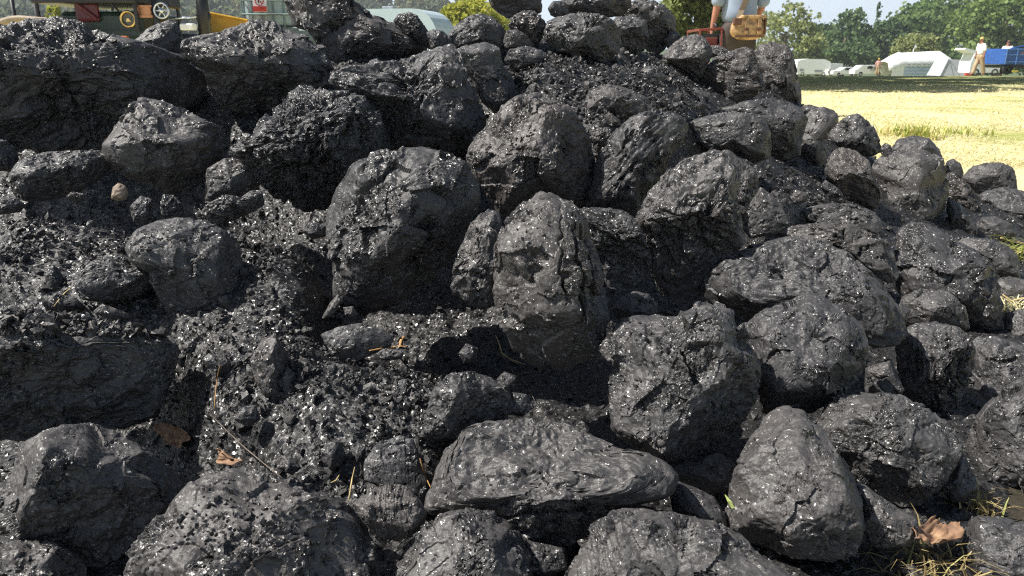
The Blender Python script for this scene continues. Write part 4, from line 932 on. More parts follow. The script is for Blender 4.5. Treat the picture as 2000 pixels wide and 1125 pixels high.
# far wooded hillside: trees of two kinds, copied
far = []
for kx, (mat, lab) in enumerate(((L_hazed, 'far green tree on the wooded hillside, its leaves tinted blue for hazy distance'), (L_autumn, 'far pale yellowish tree on the wooded hillside'))):
    far.append(tree('far_tree', lab, 0, 260, 10, 15, 13, None, 150, .95, mat, 40+kx, group='far trees on the wooded hillside', z0f=.02, k=14))
rgf = np.random.RandomState(8); cnt = 0
spots = [(px, y) for y in (165, 190, 215, 240, 268) for px in range(-60, 1010, 46)]
for px, y in spots:
    if px > 1010-(y-165)*.2: continue
    px += rgf.uniform(-18, 18); y += rgf.uniform(-9, 9); x = ax(px, y)
    k = int(rgf.uniform() < .38)
    o = far[k] if cnt == k and far[k].location.x == 0 else None
    if o is None or o.location.x != 0:
        src = far[k]
        if src.location.x == 0: o = src
        else:
            o = src.copy(); C.objects.link(o)
            for ch in src.children:
                c = ch.copy(); C.objects.link(c); c.parent = o
    s = rgf.uniform(.75, 1.15)*(.8 if px > 700 else 1)
    o.location = (x, y, hill_z(x, y)-.8); o.scale = (s, s, s*rgf.uniform(.85, 1.1)); o.rotation_euler = (0, 0, rgf.uniform(0, 6.28)); cnt += 1

# ---- things
M_dkgreen = simple('dark_green_paint', (.012, .030, .020), .35); M_black = simple('black_paint', (.012, .012, .014), .4)
M_maroon = simple('maroon_paint', (.10, .012, .018), .4); M_brass = simple('brass', (.75, .52, .20), .25, 1); M_steel = simple('bright_steel', (.62, .65, .68), .3, 1)
M_copper = simple('copper', (.50, .24, .12), .4, .7); M_rim = simple('worn_wheel_rim', (.42, .34, .25), .7, var=.25)
M_yellow = simple('yellow_paint', (.62, .34, .03), .5); M_white = simple('white_paint', (.80, .81, .82), .45, var=.04); M_red = simple('red_paint', (.55, .05, .03), .45)
M_glass = simple('dark_glass', (.03, .04, .05), .1); M_tyre = simple('tyre_rubber', (.02, .02, .022), .8); M_blue = simple('blue_paint', (.03, .10, .36), .4)
M_tank = simple('tank_plastic', (.38, .50, .50), .4, var=.1); M_cage = simple('cage_steel', (.16, .22, .23), .5, .5); M_orange = simple('orange_rust', (.45, .14, .05), .6)
M_pblue = simple('pale_blue_paint', (.50, .60, .66), .35, var=.05); M_grey = simple('grey_panel', (.28, .31, .34), .5)
Y = 9.0
def X(px, y=Y): return at(px, 108, y)[0]
def Z(py, y=Y): return at(1000, py, y)[2]
# traction engine
e = empty('traction_engine', (X(215), Y, 0)); tag(e, 'dark green and black traction engine with brass ring and copper box behind the huge lump', 'traction engine')
ex = X(215)
MB().box((X(206)-ex, .5, (Z(22)+.42)/2), (X(288)-X(130), 1.0, Z(22)-.42), bev=.05).box((X(206)-ex, -.02, Z(66)), (X(288)-X(128), .06, .05)).build('tender', M_dkgreen, e)
MB().box((X(195)-ex, .4, Z(1)+.06), (X(290)-X(92), 1.2, .20), bev=.02).box((X(192)-ex, .5, Z(-60)), (X(300)-X(80), 1.5, .06), bev=.02).build('canopy', M_black, e)
for a in (100, 286):
    for yy in (-.12, 1.0): MB().tube([(X(a)-ex, yy, .9), (X(a)-ex, yy, Z(-60))], .022, 8).build('canopy_post', M_black, e)
MB().box((X(186)-ex, -.03, Z(24)), (.26, .05, .20), bev=.03).tube([(X(170)-ex, -.05, Z(8)), (X(206)-ex, -.05, Z(38))], .03, 8).build('coal_flap', M_maroon, e)
MB().tube([(X(232)-ex, -.06, Z(0)), (X(250)-ex, -.08, Z(22))], .012, 6).tube([(X(248)-ex, -.06, Z(-6)), (X(238)-ex, -.08, Z(22))], .012, 6).build('lever', M_black, e)
lp = MB().ring((X(268)-ex, -.10, Z(38)), .078, .014, 'y', 30, 8).build('brass_ring', M_brass, e, True)
MB().cyl((X(268)-ex, -.07, Z(38)), .068, .03, 'y', 24).build('lamp_face', simple('lamp_glass', (.10, .09, .05), .15), lp)
MB().cyl((X(268)-ex, -.09, Z(40)), .018, .03, 'y', 12).box((X(268)-ex, -.09, Z(42)), (.05, .012, .012)).build('wing_nut', M_brass, lp)
MB().box((X(298)-ex, .0, Z(22)), (.15, .15, .13), bev=.015).box((X(298)-ex, -.08, Z(13)), (.19, .02, .02)).box((X(298)-ex, -.08, Z(33)), (.19, .02, .025)).build('valve_box', M_copper, e)
MB().tube([(X(316)-ex, -.02, .5), (X(316)-ex, -.02, Z(-40))], .036, 10).build('steering_column', M_black, e, True)
hw = MB().ring((X(335)-ex, -.12, Z(22)), .078, .012, 'y', 26, 6).build('flywheel', M_steel, e, True)
mb = MB()
for k in range(6):
    a = k*math.pi/3; mb.tube([(X(335)-ex, -.12, Z(22)), (X(335)-ex+.075*math.cos(a), -.12, Z(22)+.075*math.sin(a))], .008, 6)
mb.cyl((X(335)-ex, -.12, Z(22)), .028, .05, 'y', 14); mb.build('spokes', M_steel, hw, True)
MB().box((X(345)-ex, .6, .62), (X(410)-X(285), .8, .55), bev=.08).build('boiler', M_black, e)
MB().tube([(X(386)-ex, .3, .7), (X(386)-ex, .3, Z(-60))], [.075, .062], 12).ring((X(386)-ex, .3, Z(30)), .07, .02, 'z' if False else 'y', 12, 6).build('chimney', M_black, e, True)
MB().box((X(378)-ex, -.05, Z(53)), (.15, .12, .07), bev=.015).build('white_panel', M_white, e)
MB().tube([(X(345)-ex, -.05, Z(38)), (X(395)-ex, -.05, Z(33))], .013, 6).build('pipe', M_steel, e, True)
wx, wz, wr = X(108)-ex, Z(35)-.60, .60
wh = MB(); nn = 60
prof = [(wr, -.20), (wr+.0, -.08), (wr-.012, -.06), (wr, -.04), (wr, .06), (wr-.012, .08), (wr, .10), (wr, .20), (wr-.05, .20), (wr-.05, -.20)]
V = []; Fq = []; 
for i in range(nn):
    a = 2*math.pi*i/nn
    for (q, yy) in prof: V.append((wx+q*math.cos(a), -.35+yy, wz+q*math.sin(a)))
m_ = len(prof)
for i in range(nn):
    for j in range(m_): Fq.append((i*m_+j, i*m_+(j+1) % m_, ((i+1) % nn)*m_+(j+1) % m_, ((i+1) % nn)*m_+j))
wh.add(V, Fq); whl = wh.build('wheel', M_rim, e, True)
mb = MB()
for k in range(12):
    a = k*math.pi/6; mb.tube([(wx, -.35, wz), (wx+(wr-.05)*math.cos(a), -.35, wz+(wr-.05)*math.sin(a))], .018, 6)
mb.cyl((wx, -.35, wz), .10, .42, 'y', 20); mb.build('spokes', M_black, whl, True)
MB().box((X(252)-ex, -.2, Z(74)), (.22, .06, .03), bev=.008).build('step', M_orange, e)
# posts
for px in (42, 86):
    o = MB().tube([(0, 0, -.1), (0, 0, 1.55)], .026, 8).cyl((0, 0, 1.56), .03, .02, 'z', 10).build('fence_post', M_black, None, True, (X(px, 10.5), 10.5, 0))
    tag(o, 'slim dark post nearer the edge of the view, left of the engine' if px == 42 else 'slim dark post standing next to the small yellow-green bush', 'post')
# yellow trailer and caged tank
Yt = 10.0
y_ = empty('yellow_trailer', (X(440, Yt), Yt, 0)); tag(y_, 'low yellow steel trailer between the engine and the caged tank', 'trailer')
x0, x1, xm = X(388, Yt)-X(440, Yt), X(486, Yt)-X(440, Yt), X(412, Yt)-X(440, Yt)
zt, zb = Z(25, Yt), .5
MB().add([(x0, .25, zb), (xm, 0, zb), (x1, .1, zb), (x1, 1.3, zb), (x0, 1.3, zb), (x0, .25, zt-.01), (xm, 0, zt), (x1, .1, Z(40, Yt)), (x1, 1.3, Z(38, Yt)), (x0, 1.3, zt)],
         [(0, 1, 6, 5), (1, 2, 7, 6), (2, 3, 8, 7), (3, 4, 9, 8), (4, 0, 5, 9), (0, 4, 3, 2, 1)]).build('body', M_yellow, y_)
MB().tube([(x0, .22, zt), (xm, -.03, zt+.005), (x1, .07, Z(39.5, Yt))], .016, 6).build('rim_rail', M_yellow, y_)
for yy in (-.02, 1.2):
    w_ = MB().ring((x0+.06, yy, .42), .30, .10, 'y', 26, 8).build('wheel', M_tyre, y_, True); MB().cyl((x0+.06, yy, .42), .2, .1, 'y', 18).build('hub', M_grey, w_)
Yk = 11.0; kx = X(548, Yk)
k_ = empty('liquid_tank', (kx, Yk, 0)); tag(k_, 'white plastic tank in a steel cage with a red and white warning sign', 'tank')
wd = X(620, Yk)-X(480, Yk); z0 = Z(58, Yk); xl = X(480, Yk)-kx
MB().box((xl+wd/2, .55, z0+.55), (wd-.04, 1.0, 1.0), bev=.05).build('bottle', M_tank, k_)
mb = MB()
for i in range(8): 
    xx = xl+wd*i/7; mb.tube([(xx, .02, z0), (xx, .02, z0+1.1)], .011, 6)
for i in range(7):
    zz = z0+.02+1.06*i/6; mb.tube([(xl, .0, zz), (xl+wd, .0, zz)], .011, 6); mb.tube([(xl, .0, zz), (xl, 1.1, zz)], .011, 6); mb.tube([(xl+wd, .0, zz), (xl+wd, 1.1, zz)], .011, 6)
for i in range(8):
    mb.tube([(xl, .1+i*.14, z0), (xl, .1+i*.14, z0+1.1)], .011, 6)
mb.build('cage', M_cage, k_)
MB().box((xl+wd/2, .55, z0-.07), (wd, 1.1, .12)).box((xl+.08, .1, (z0-.12)/2), (.12, .12, z0-.13)).box((xl+wd-.08, .1, (z0-.12)/2), (.12, .12, z0-.13)).box((xl+.08, 1.0, (z0-.12)/2), (.12, .12, z0-.13)).box((xl+wd-.08, 1.0, (z0-.12)/2), (.12, .12, z0-.13)).build('stand', M_cage, k_)
sx, sz_ = X(517.5, Yk)-kx, Z(10, Yk)
sg = MB().box((sx, -.03, sz_+.03), (.185, .012, .235)).build('warning_sign', M_white, k_)
MB().box((sx, -.040, Z(17.5, Yk)), (.185, .008, .066)).build('red_band', M_red, sg)
MB().ring((sx, -.042, Z(2, Yk)), .055, .006, 'y', 24, 6).tube([(sx-.035, -.042, Z(2, Yk)+.035), (sx+.035, -.042, Z(2, Yk)-.035)], .005, 6).build('prohibition_ring', simple('sign_red', (.35, .03, .06), .5), sg)
MB().tube([(sx-.012, -.039, Z(2, Yk)-.03), (sx-.012, -.039, Z(2, Yk)+.02), (sx+.018, -.039, Z(2, Yk)+.03)], .006, 6).tube([(sx-.01, -.039, Z(2, Yk)), (sx+.025, -.039, Z(2, Yk)-.012)], .005, 6).build('pictogram', M_black, sg)
# caravan roof behind the wedge lump
Yc = 28.0
c_ = empty('caravan', (at(760, 60, Yc)[0], Yc, gz(0, Yc)), rad(-14)); tag(c_, 'pale blue caravan with rounded roof end seen over the tall wedge-shaped lump', 'caravan')
xe = (at(856, 60, Yc)[0]-at(760, 60, Yc)[0])/math.cos(rad(14))
zt = Z(17, Yc)-gz(0, Yc); prof = [(-3.4, .35), (-3.45, zt*.9), (-3.2, zt), (-1.0, zt)]
for k in range(9):
    a = math.pi/2*(1-k/8); prof.append((xe-.95+.95*math.cos(a)**.9 if k else xe-.95, zt-1.0+1.0*max(0, math.sin(a))))
prof += [(xe, 1.15), (xe-.15, .35)]
MB().prism(prof, 0, 2.1).build('body', M_pblue, c_, False)
MB().box((-1.6, -.012, zt-.72), (3.1, .02, .62), bev=.006).build('window', M_grey, c_)
MB().box((-.15, .5, zt+.05), (.42, .42, .10), bev=.02).build('roof_hatch', M_grey, c_)
for q in (-2.4, -1.2): MB().ring((q, .05, .3), .22, .08, 'y', 22, 8).build('wheel', M_tyre, c_, True)

# ---- people
def skin(name, pts, edges, mat, parent=None, levels=2, loc=(0, 0, 0), rz=0):
    me = bpy.data.meshes.new(name); me.from_pydata([p[:3] for p in pts], edges, []); o = bpy.data.objects.new(name, me); C.objects.link(o)
    sk = o.modifiers.new('skin', 'SKIN'); me.skin_vertices or None
    for i, p in enumerate(pts):
        r = p[3]; me.skin_vertices[0].data[i].radius = (r, p[4] if len(p) > 4 else r)
    me.skin_vertices[0].data[0].use_root = True; sk.use_smooth_shade = True
    sb = o.modifiers.new('sub', 'SUBSURF'); sb.levels = levels; sb.render_levels = levels
    bpy.context.view_layer.update(); dg = bpy.context.evaluated_depsgraph_get()
    m2 = bpy.data.meshes.new_from_object(o.evaluated_get(dg)); o.modifiers.clear(); o.data = m2
    m2.polygons.foreach_set('use_smooth', [True]*len(m2.polygons))
    m2.materials.clear(); m2.materials.append(mat); o.location = loc; o.rotation_euler = (0, 0, rz)
    if parent: o.parent = parent
    return o
M_skin = simple('sunburnt_skin', (.38, .17, .115), .55, var=.06, scale=20)
def person(loc, rz, label, shirt, trous, hair, h=1.75, arms=((-.25, .0, 1.16, -.27, .05, .93), (.25, .0, 1.16, .27, .05, .93)), stride=.0, lean=0.0):
    s = h/1.75
    def S_(L_): return [tuple([q[0]*s, (q[1]+lean*max(0, q[2]-.9))*s, q[2]*s]+[c*s for c in q[3:]]) for q in L_]
    P = [(0, 0, .95, .115, .085), (0, 0, 1.12, .12, .09), (0, 0, 1.33, .165, .11), (0, 0, 1.47, .075, .07), (0, .01, 1.55, .055), (0, .03, 1.63, .078, .092), (0, .025, 1.71, .072, .085)]
    E = [(0, 1), (1, 2), (2, 3), (3, 4), (4, 5), (5, 6)]
    for sd, A in ((-1, arms[0]), (1, arms[1])):
        b = len(P); P += [(sd*.17, 0, 1.43, .07), A[0:3]+(.047,), A[3:6]+(.03, .026)]
        hx, hy, hz = A[3:6]; P += [(hx, hy+.015, hz-.075, .040, .018)]
        E += [(3, b), (b, b+1), (b+1, b+2), (b+2, b+3)]
        for f in range(4):
            q = len(P); fy = hy+.035-.022*f; ln = (.075, .085, .08, .062)[f]
            P += [(hx-sd*.004, fy, hz-.13, .009), (hx-sd*.022, fy+.006, hz-.13-ln*.55, .0075)]; E += [(b+3, q), (q, q+1)]
        q = len(P); P += [(hx-sd*.012, hy+.052, hz-.075, .011), (hx-sd*.02, hy+.066, hz-.118, .009)]; E += [(b+3, q), (q, q+1)]
    for sd in (-1, 1):
        b = len(P); st = stride*sd
        P += [(sd*.095, 0, .86, .10), (sd*.105, st*.5+.02, .48, .062), (sd*.11, st-.02, .09, .042), (sd*.115, st+.13, .04, .036)]
        E += [(0, b), (b, b+1), (b+1, b+2), (b+2, b+3)]
    o = skin('person', S_(P), E, M_skin, None, 2, loc, rz); tag(o, label, 'person')
    T = [(0, 0, .93, .225, .19), (0, 0, 1.13, .185, .15), (0, 0, 1.33, .205, .15), (0, 0, 1.46, .11, .10)]; E2 = [(0, 1), (1, 2), (2, 3)]
    for sd, A in ((-1, arms[0]), (1, arms[1])):
        b = len(T); T += [(sd*.17, 0, 1.43, .085), (A[0]*.98, A[1], A[2]+.06, .080), (A[0], A[1]+.004, A[2]-.05, .078)]; E2 += [(3, b), (b, b+1), (b+1, b+2)]
    skin('shirt', S_(T), E2, shirt, o)
    T = [(0, 0, 1.04, .18, .15), (0, 0, .90, .185, .155)]; E2 = [(0, 1)]
    for sd in (-1, 1):
        b = len(T); st = stride*sd; T += [(sd*.095, 0, .80, .125), (sd*.105, st*.5+.02, .46, .098), (sd*.11, st-.02, .06, .09)]; E2 += [(1, b), (b, b+1), (b+1, b+2)]
    skin('trousers', S_(T), E2, trous, o)
    V, Fc = ico(4); V = V.copy(); nz = V[:, 2] < -.15
    V = V*np.array([.088, .104, .105])*s; V[:, 2] = np.where(nz & (V[:, 1] > .0), V[:, 2]*.1, V[:, 2]); V += np.array([0, (.018+lean*.75)*s, 1.685*s]); V += .004*fbm(V*60, 2, 3)[:, None]
    mesh_obj('hair', V, Fc, hair, o, True)
    # face: eyes, nose, ears
    fc = MB()
    for sd in (-1, 1): fc.add(*[(lambda B: (B[0]*.011*s+np.array([sd*.03*s, (.112+lean*.75)*s, 1.645*s]), B[1].tolist()))(ico(2))][0])
    fc.build('eyes', M_black, o, True)
    ns = MB().tube([(0, (.105+lean*.75)*s, 1.64*s), (0, (.132+lean*.75)*s, 1.605*s), (0, (.11+lean*.75)*s, 1.595*s)], [.008*s, .015*s, .012*s], 8).build('nose', M_skin, o, True)
    MB().tube([(-.022*s, (.106+lean*.75)*s, 1.565*s), (0, (.112+lean*.75)*s, 1.562*s), (.022*s, (.106+lean*.75)*s, 1.565*s)], .006*s, 6).build('mouth', M_maroon, o, True)
    for sd in (-1, 1): MB().ring((sd*.082*s, (.02+lean*.75)*s, 1.63*s), .022*s, .010*s, 'x', 14, 6).build('ear', M_skin, o, True)
    return o
M_shirt = simple('pale_blue_shirt', (.25, .31, .41), .8, var=.07, scale=14); M_trs = simple('brown_trousers', (.050, .038, .034), .85, var=.2, scale=14); M_hair = simple('grey_hair', (.25, .22, .20), .8)
Ym = 8.7; mx_ = X(1437, Ym)
man = person((mx_, Ym, 0), 0, 'man in pale blue shirt and dark trousers seen from behind, strap across his back', M_shirt, M_trs, M_hair, 1.78, ((-.235, -.02, 1.17, -.262, .03, .93), (.25, .02, 1.17, .24, .16, 1.02)))
# shoulder bag
M_tan = simple('tan_leather', (.40, .25, .12), .5, var=.45, scale=16); M_brown = simple('brown_leather', (.12, .05, .025), .5); M_strap = simple('webbing', (.20, .15, .10), .8)
bx, by = X(1456, Ym-.22), Ym-.24; zb, zt = Z(78, by), Z(30, by)
b_ = empty('shoulder_bag', (bx, by, zb)); tag(b_, 'bulging tan leather bag hanging on the right hip of the man', 'bag')
V, Fc = ico(4); V = np.sign(V)*np.abs(V)**.72
hz = zt-zb; V = V*np.array([.182, .075, hz/2]); V[:, 2] += hz/2; V[:, 0] *= 1.04-.28*np.clip(V[:, 2]/hz-.4, 0, 1); V[:, 0] += .0; V += (.010*fbm(V*14, 3, 6)*np.array([[.3], [1], [.3]])).T
mesh_obj('body', V, Fc, M_tan, b_, True)
MB().box((.03, -.035, hz*.93), (.26, .10, .035), bev=.014).build('flap', M_tan, b_)
for q in (-.04, .09): 
    st_ = MB().box((q, -.082, hz*.55), (.034, .012, hz*.62), bev=.004).build('buckle_strap', M_tan, b_); MB().box((q, -.093, hz*.42), (.044, .008, .03), bev=.003).build('buckle', M_brown, st_)
MB().box((-.135, -.055, hz*.74), (.085, .05, .07), bev=.012).build('side_pocket', M_brown, b_)
MB().box((.155, -.05, hz*.55), (.018, .06, hz*.7), bev=.006).box((0, -.078, hz*.14), (.31, .01, .022), bev=.003).build('trim', M_brown, b_)
top = (X(1450, Ym-.15)-bx, .10, Z(0, Ym-.15)-zb)
mb = MB(); sw = .030
pth = [(-.11, -.02, hz*.72), (-.095, .03, hz*.98), (X(1441, Ym-.15)-bx, .08, Z(20, Ym-.15)-zb), (X(1450, Ym-.15)-bx, .085, Z(-6, Ym-.15)-zb), (X(1456, Ym-.15)-bx, .10, Z(-45, Ym)-zb), (X(1462, Ym)-bx, .24, 1.505-zb)]
for a, c in zip(pth[:-1], pth[1:]):
    a = np.array(a); c = np.array(c); mb.add([a+(-sw, 0, 0), a+(sw, 0, 0), c+(sw, 0, 0), c+(-sw, 0, 0), a+(-sw, .006, 0), a+(sw, .006, 0), c+(sw, .006, 0), c+(-sw, .006, 0)], [(0, 1, 2, 3), (7, 6, 5, 4), (0, 3, 7, 4), (1, 5, 6, 2)])
mb.build('strap', M_strap, b_)
# red hand cart
M_dred = simple('faded_red_paint', (.17, .030, .020), .6); hx = X(1382, Ym); h_ = empty('hand_cart', (hx, Ym, 0)); tag(h_, 'red open-framed hand cart at the side of the man', 'cart')
zt, zb = Z(59, Ym), Z(92, Ym)
mb = MB()
for zz, r_ in ((zt, .014), (zb, .012)):
    mb.tube([(-.12, -.1, zz), (.11, -.1, zz+.012), (.11, .5, zz+.012), (-.12, .5, zz), (-.12, -.1, zz)], r_, 6)
for xx, yy in ((-.12, -.1), (.11, -.1), (.11, .5), (-.12, .5)): mb.tube([(xx, yy, zb), (xx, yy, zt)], .011, 6)
mb.build('frame', M_dred, h_)
MB().box((0, .2, zb+.0), (.22, .58, .02)).box((.02, -.02, (zt+zb)/2-.03), (.13, .05, .08), bev=.01).build('tray', M_dred, h_)
mb = MB(); mb.box((0, .22, (zt+zb)/2), (.2, .5, .10), bev=.01).build('load', M_black, h_)
MB().tube([(.09, .0, zt), (.055, -.05, Z(52, Ym)), (.05, .0, Z(46, Ym))], .012, 6).build('handle', M_black, h_)
for yy in (-.05, .45):
    w_ = MB().ring((0, yy, .17), .15, .025, 'y', 22, 6).build('wheel', M_tyre, h_, True); MB().tube([(0, yy, .17), (0, yy, zb)], .014, 6).build('fork', M_red, w_)

# ---- vehicles and tents across the field
def car(px0, px1, ytop, y, label, rz=0, number=None, name='car', hood=True):
    x0, x1 = X(px0, y), X(px1, y); zg = Z(147.5, y); h = Z(ytop, y)-zg; l = x1-x0
    r = empty(name, ((x0+x1)/2, y, zg), rz); tag(r, label, 'car')
    p = [(-.5, .18), (-.5, .52), (-.46, .60), (-.24, .64), (-.10, .97), (.22, 1.0), (.40, .94), (.49, .60), (.5, .2)] if hood else [(-.5, .18), (-.5, .55), (-.42, .62), (-.28, .98), (.40, 1.0), (.49, .9), (.5, .2)]
    MB().prism([(a*l, b*h) for a, b in p], -.75, .75).build('body', M_white, r)
    g = MB()
    for a, b in ((-.12, .08), (.12, .34)): g.add([(a*l, -.757, .66*h), (b*l, -.757, .66*h), ((b-.01)*l, -.757, .92*h), ((a+.05)*l, -.757, .92*h)], [(0, 1, 2, 3)])
    g.build('window', M_glass, r)
    for a in (-.30, .30):
        w_ = MB().ring((a*l, -.72, .19*h), .15*h, .06*h, 'y', 20, 6).build('wheel', M_tyre, r, True); MB().cyl((a*l, -.72, .19*h), .11*h, .06, 'y', 14).build('hub_cap', M_steel, w_)
    MB().box((-.47*l, -.55, .46*h), (.05*l, .3, .08*h)).build('headlight', M_grey, r)
    if number:
        cu = bpy.data.curves.new('number', 'FONT'); cu.body = number; cu.size = .62*h*.85; cu.extrude = .004; cu.align_x = 'CENTER'
        to = bpy.data.objects.new('tmp', cu); C.objects.link(to); bpy.context.view_layer.update()
        me = bpy.data.meshes.new_from_object(to.evaluated_get(bpy.context.evaluated_depsgraph_get())); bpy.data.objects.remove(to)
        o = bpy.data.objects.new('number', me); C.objects.link(o); o.parent = r; o.location = (.12*l, -.77, .42*h); o.rotation_euler = (math.pi/2, 0, 0); me.materials.append(M_black)
    return r
Yv = 90.0
def box_vehicle(px0, px1, ytop, y, label, name, cat, mat=M_white, over=True):
    x0, x1 = X(px0, y), X(px1, y); zg = Z(148, y); h = Z(ytop, y)-zg; l = x1-x0
    r = empty(name, ((x0+x1)/2, y, zg)); tag(r, label, cat)
    p = [(-.5, .42), (-.5, .86), (-.40, .96), (-.15, 1.0), (.30, .98), (.46, .84), (.5, .45), (.34, .38), (.30, .10), (-.46, .10)] if over else [(-.5, .1), (-.5, .95), (-.46, 1), (.46, 1), (.5, .95), (.5, .1)]
    MB().prism([(a*l, b*h) for a, b in p], -1.0, 1.0).build('body', mat, r)
    MB().box((-.36*l, -1.005, .36*h), (.12*l, .02, .14*h)).box((.14*l, -1.005, .30*h), (.22*l, .02, .13*h)).build('window', M_grey, r)
    for a in (-.32, .3): MB().ring((a*l, -.95, .10*h), .10*h, .035*h, 'y', 18, 6).build('wheel', M_tyre, r, True)
    return r
box_vehicle(1553, 1619, 115, Yv, 'white motorhome with bulging roof parked leftmost across the field', 'motorhome', 'motorhome')
box_vehicle(1616, 1642, 124, Yv+3, 'small white box van behind the motorhome', 'van', 'van', over=False)
car(1626, 1682, 131, Yv-1, 'plain white car parked between the box van and the numbered car')
car(1668, 1726, 127, Yv-4, 'white car with a black racing number on its window', 0, '170', hood=False)
# marquee
def tent(px0, px1, ytop, y, label, stripes):
    x0, x1 = X(px0, y), X(px1, y); zg = Z(148, y); h = Z(ytop, y)-zg; l = x1-x0; r = empty('marquee', ((x0+x1)/2, y, zg)); tag(r, label, 'tent')
    V = []; n = 24
    for i in range(n+1):
        u = i/n; e = .60*h+.38*h*min(1, (u/.22))**.7 if u < .22 else .93*h+.07*h*min(1, (u-.22)/.5)
        if u > .80: e = (1-.55*((u-.8)/.2)**1.6)*h
        xx = -.5*l+u*l
        V += [(xx, -1.62, .40*h if u > .12 else e*.35), (xx, -1.15, .40*h+.72*(e-.40*h)), (xx, 0, e), (xx, 1.6, e*.75)]
    Fq = [(i*4+j, (i+1)*4+j, (i+1)*4+j+1, i*4+j+1) for i in range(n) for j in range(3)]
    o = mesh_obj('roof', V, Fq, M_canvas, r, True); md = o.modifiers.new('t', 'SOLIDIFY'); md.thickness = .03
    return r, l, h
M_canvas = simple('white_canvas', (.82, .83, .85), .8, var=.05, scale=2)
r, l, h = tent(1726, 1860, 100, Yv-6, 'long white marquee with blue striped side', True)
m, t, p = new_mat('blue_striped_canvas'); L = t.links.new
tc = nd(t, 'ShaderNodeTexCoord'); wv = nd(t, 'ShaderNodeTexWave', i_Scale=2.2); wv.bands_direction = 'Z'; L(tc.outputs['Object'], wv.inputs[0])
L(ramp(t, wv.outputs[0], [(.35, (.16, .30, .55)), (.65, (.68, .74, .82))]), p.inputs['Base Color'])
MB().box((-.06*l, -1.5, .22*h), (.42*l, .05, .44*h)).build('striped_wall', m, r)
mb = MB()
for q in (-.22, -.155, -.09, .0, .07): mb.box((q*l, -1.54, .43*h), (.045*l, .03, .10*h), bev=.04)
mb.build('window', M_grey, r)
MB().box((-.36*l, -1.5, .22*h), (.17*l, .05, .44*h)).box((0, 1.5, .3*h), (.9*l, .05, .6*h)).build('plain_wall', M_canvas, r)
MB().box((.27*l, -1.30, .2*h), (.20*l, .04, .40*h)).build('doorway', simple('brown_opening', (.16, .10, .08), .9), r)
MB().tube([(.15*l, -1.55, 0), (.20*l, -1.55, .42*h), (.30*l, -1.55, .52*h), (.39*l, -1.55, .40*h)], .06, 8).build('door_arch', M_rim, r, True)
MB().tube([(-.08*l, 0, .9*h), (-.075*l, 0, 1.12*h)], .035, 6).add([(-.075*l, 0, 1.12*h), (-.03*l, 0, 1.16*h), (-.06*l, .02, 1.28*h)], [(0, 1, 2)]).build('pennant', M_canvas, r)
# grey awning
M_awn = simple('grey_awning', (.42, .44, .47), .8, var=.08, scale=2)
xa, za = X(1868, Yv-12), Z(148, Yv-12); r = empty('awning', (xa, Yv-12, za)); tag(r, 'grey sloping awning between the marquee and the woman in white', 'tent')
wa = (X(1902, Yv-12)-X(1838, Yv-12))/2; ha = Z(115, Yv-12)-za
MB().add([(-wa, -.6, 0), (wa, -.6, 0), (wa*.95, -.3, ha*.93), (-wa*.55, -.3, ha*.98), (-wa, 2, 0), (wa, 2, 0), (wa*.95, 2, ha*.95), (-wa*.55, 2, ha)], [(0, 1, 2, 3), (3, 2, 6, 7), (1, 5, 6, 2), (0, 3, 7, 4), (5, 4, 7, 6)]).build('canvas', M_awn, r)
MB().tube([(-wa, -.62, 0), (-wa*.55, -.33, ha)], .04, 6).tube([(-wa*.2, -.62, 0), (-wa*.5, -.35, ha*.9)], .03, 6).tube([(wa*.2, -.62, 0), (-wa*.45, -.35, ha*.92)], .03, 6).build('pole', M_grey, r)
MB().box((wa*.72, -.72, ha*.16), (wa*.5, .3, ha*.3), bev=.05).build('red_cover', M_red, r)
# camper with raised white tailgate
xa, ya = X(1900, Yv-20), Yv-20; za = Z(148, ya); r = empty('camper_van', (xa, ya, za)); tag(r, 'white camper van with raised tailgate behind the woman in white', 'van')
l = X(1950, ya)-X(1888, ya); h = Z(106, ya)-za; o_ = X(1918, ya)-xa
MB().prism([(o_-.5*l, .15*h), (o_-.5*l, .6*h), (o_-.42*l, 1.0*h), (o_+.5*l, 1.0*h), (o_+.5*l, .15*h)], -.9, .9).build('body', M_white, r)
MB().prism([(o_-.40*l, 1.0*h), (X(1872, ya)-xa, Z(97, ya)-za), (X(1874, ya)-xa, Z(94, ya)-za), (o_-.2*l, 1.12*h), (o_-.1*l, 1.05*h)], -.8, .8).build('tailgate', M_white, r)
MB().box((o_-.1*l, -.91, .72*h), (.4*l, .02, .3*h)).build('window', M_glass, r)
for a in (-.3, .3): MB().ring((o_+a*l, -.86, .16*h), .14*h, .05*h, 'y', 18, 6).build('wheel', M_tyre, r, True)
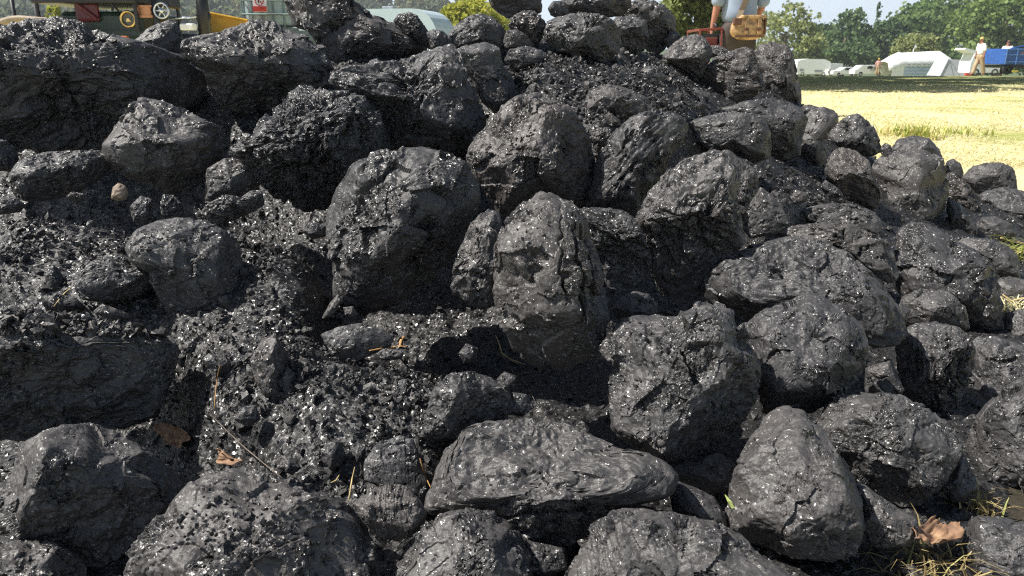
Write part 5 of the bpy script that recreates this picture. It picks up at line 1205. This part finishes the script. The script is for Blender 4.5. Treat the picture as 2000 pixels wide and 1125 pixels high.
# blue tipping trailer
Yb = 38.0; xb = X(1990, Yb); zb0 = Z(146, Yb); r = empty('tipping_trailer', (xb, Yb, zb0)); tag(r, 'blue steel tipping trailer at the border of the view', 'trailer')
xl, zt, zl = X(1962, Yb)-xb, Z(95, Yb)-zb0, Z(126, Yb)-zb0
MB().box((xl+.95, .9, (zt+zl)/2), (1.9, 1.9, zt-zl), bev=.03).build('body', M_blue, r)
mb = MB()
for zz in (zt-.03, (zt+zl)/2+.08, zl+.12): mb.box((xl+.95, -.07, zz), (1.9, .04, .05), bev=.01)
for q in (.05, .55, 1.1, 1.7): mb.box((xl+q, -.075, (zt+zl)/2), (.05, .05, zt-zl), bev=.01)
mb.build('ribs', simple('pale_blue_edge', (.10, .22, .52), .4), r)
MB().add([(xl+.62, -.075, (zt+zl)/2+.12), (xl+.98, -.075, (zt+zl)/2+.20), (xl+.86, -.075, (zt+zl)/2+.24)], [(0, 1, 2)]).box((xl+.8, -.074, (zt+zl)/2+.10), (.26, .008, .03)).build('emblem', simple('emblem_orange', (.55, .25, .10), .5), r)
MB().tube([(xl+.3, .1, zt), (xl+1.0, .1, zt+.16), (xl+1.9, .1, zt+.22)], .03, 6).build('top_rail', M_blue, r)
MB().box((xl+.95, .9, zl-.09), (1.6, 1.6, .14)).build('chassis', M_black, r)
for q in (.32, 1.55): MB().ring((xl+q, .1, .26), .19, .075, 'y', 22, 8).build('wheel', M_tyre, r, True)
MB().box((xl+.60, -.05, .16), (.30, .04, .10), bev=.01).build('number_plate', simple('plate_yellow', (.70, .55, .08), .5), r)
# far people
M_wtop = simple('white_top', (.82, .81, .80), .8, var=.04); M_tant = simple('tan_trousers', (.45, .32, .20), .8); M_blond = simple('fair_hair', (.60, .42, .16), .7); M_brn = simple('brown_hair', (.12, .06, .035), .7); M_pink = simple('pink_top', (.60, .35, .30), .8); M_yhat = simple('yellow_hat', (.65, .50, .06), .8)
person((X(1916, 37), 37, Z(147, 37)), rad(100), 'fair-haired woman in a white top and tan trousers walking across the field', M_wtop, M_tant, M_blond, 1.66, stride=.22, lean=.10)
person((X(1966, 39.3), 39.3, Z(147, 39.3)), rad(150), 'person with brown hair and white shirt standing behind the blue trailer', M_wtop, M_trs, M_brn, 1.62)
person((X(1718, 84), 84, Z(147, 84)), rad(160), 'tiny figure in pink with a yellow hat beside the numbered car', M_pink, M_tant, M_yhat, 1.70)

# ------------------------------------------------------------------ summer haze over the field
m = bpy.data.materials.new('haze'); m.use_nodes = True; t = m.node_tree; t.nodes.clear()
out = t.nodes.new('ShaderNodeOutputMaterial'); vol = t.nodes.new('ShaderNodeVolumePrincipled')
vol.inputs['Color'].default_value = (.86, .92, 1.0, 1); vol.inputs['Density'].default_value = .0007; vol.inputs['Anisotropy'].default_value = .2
t.links.new(vol.outputs[0], out.inputs['Volume'])
hz_ = MB().box((0, 440, 23), (2200, 1000, 70)).build('haze', m); tag(hz_, kind='stuff')
hz_.location = (0, 0, 0)
S.cycles.volume_bounces = 0
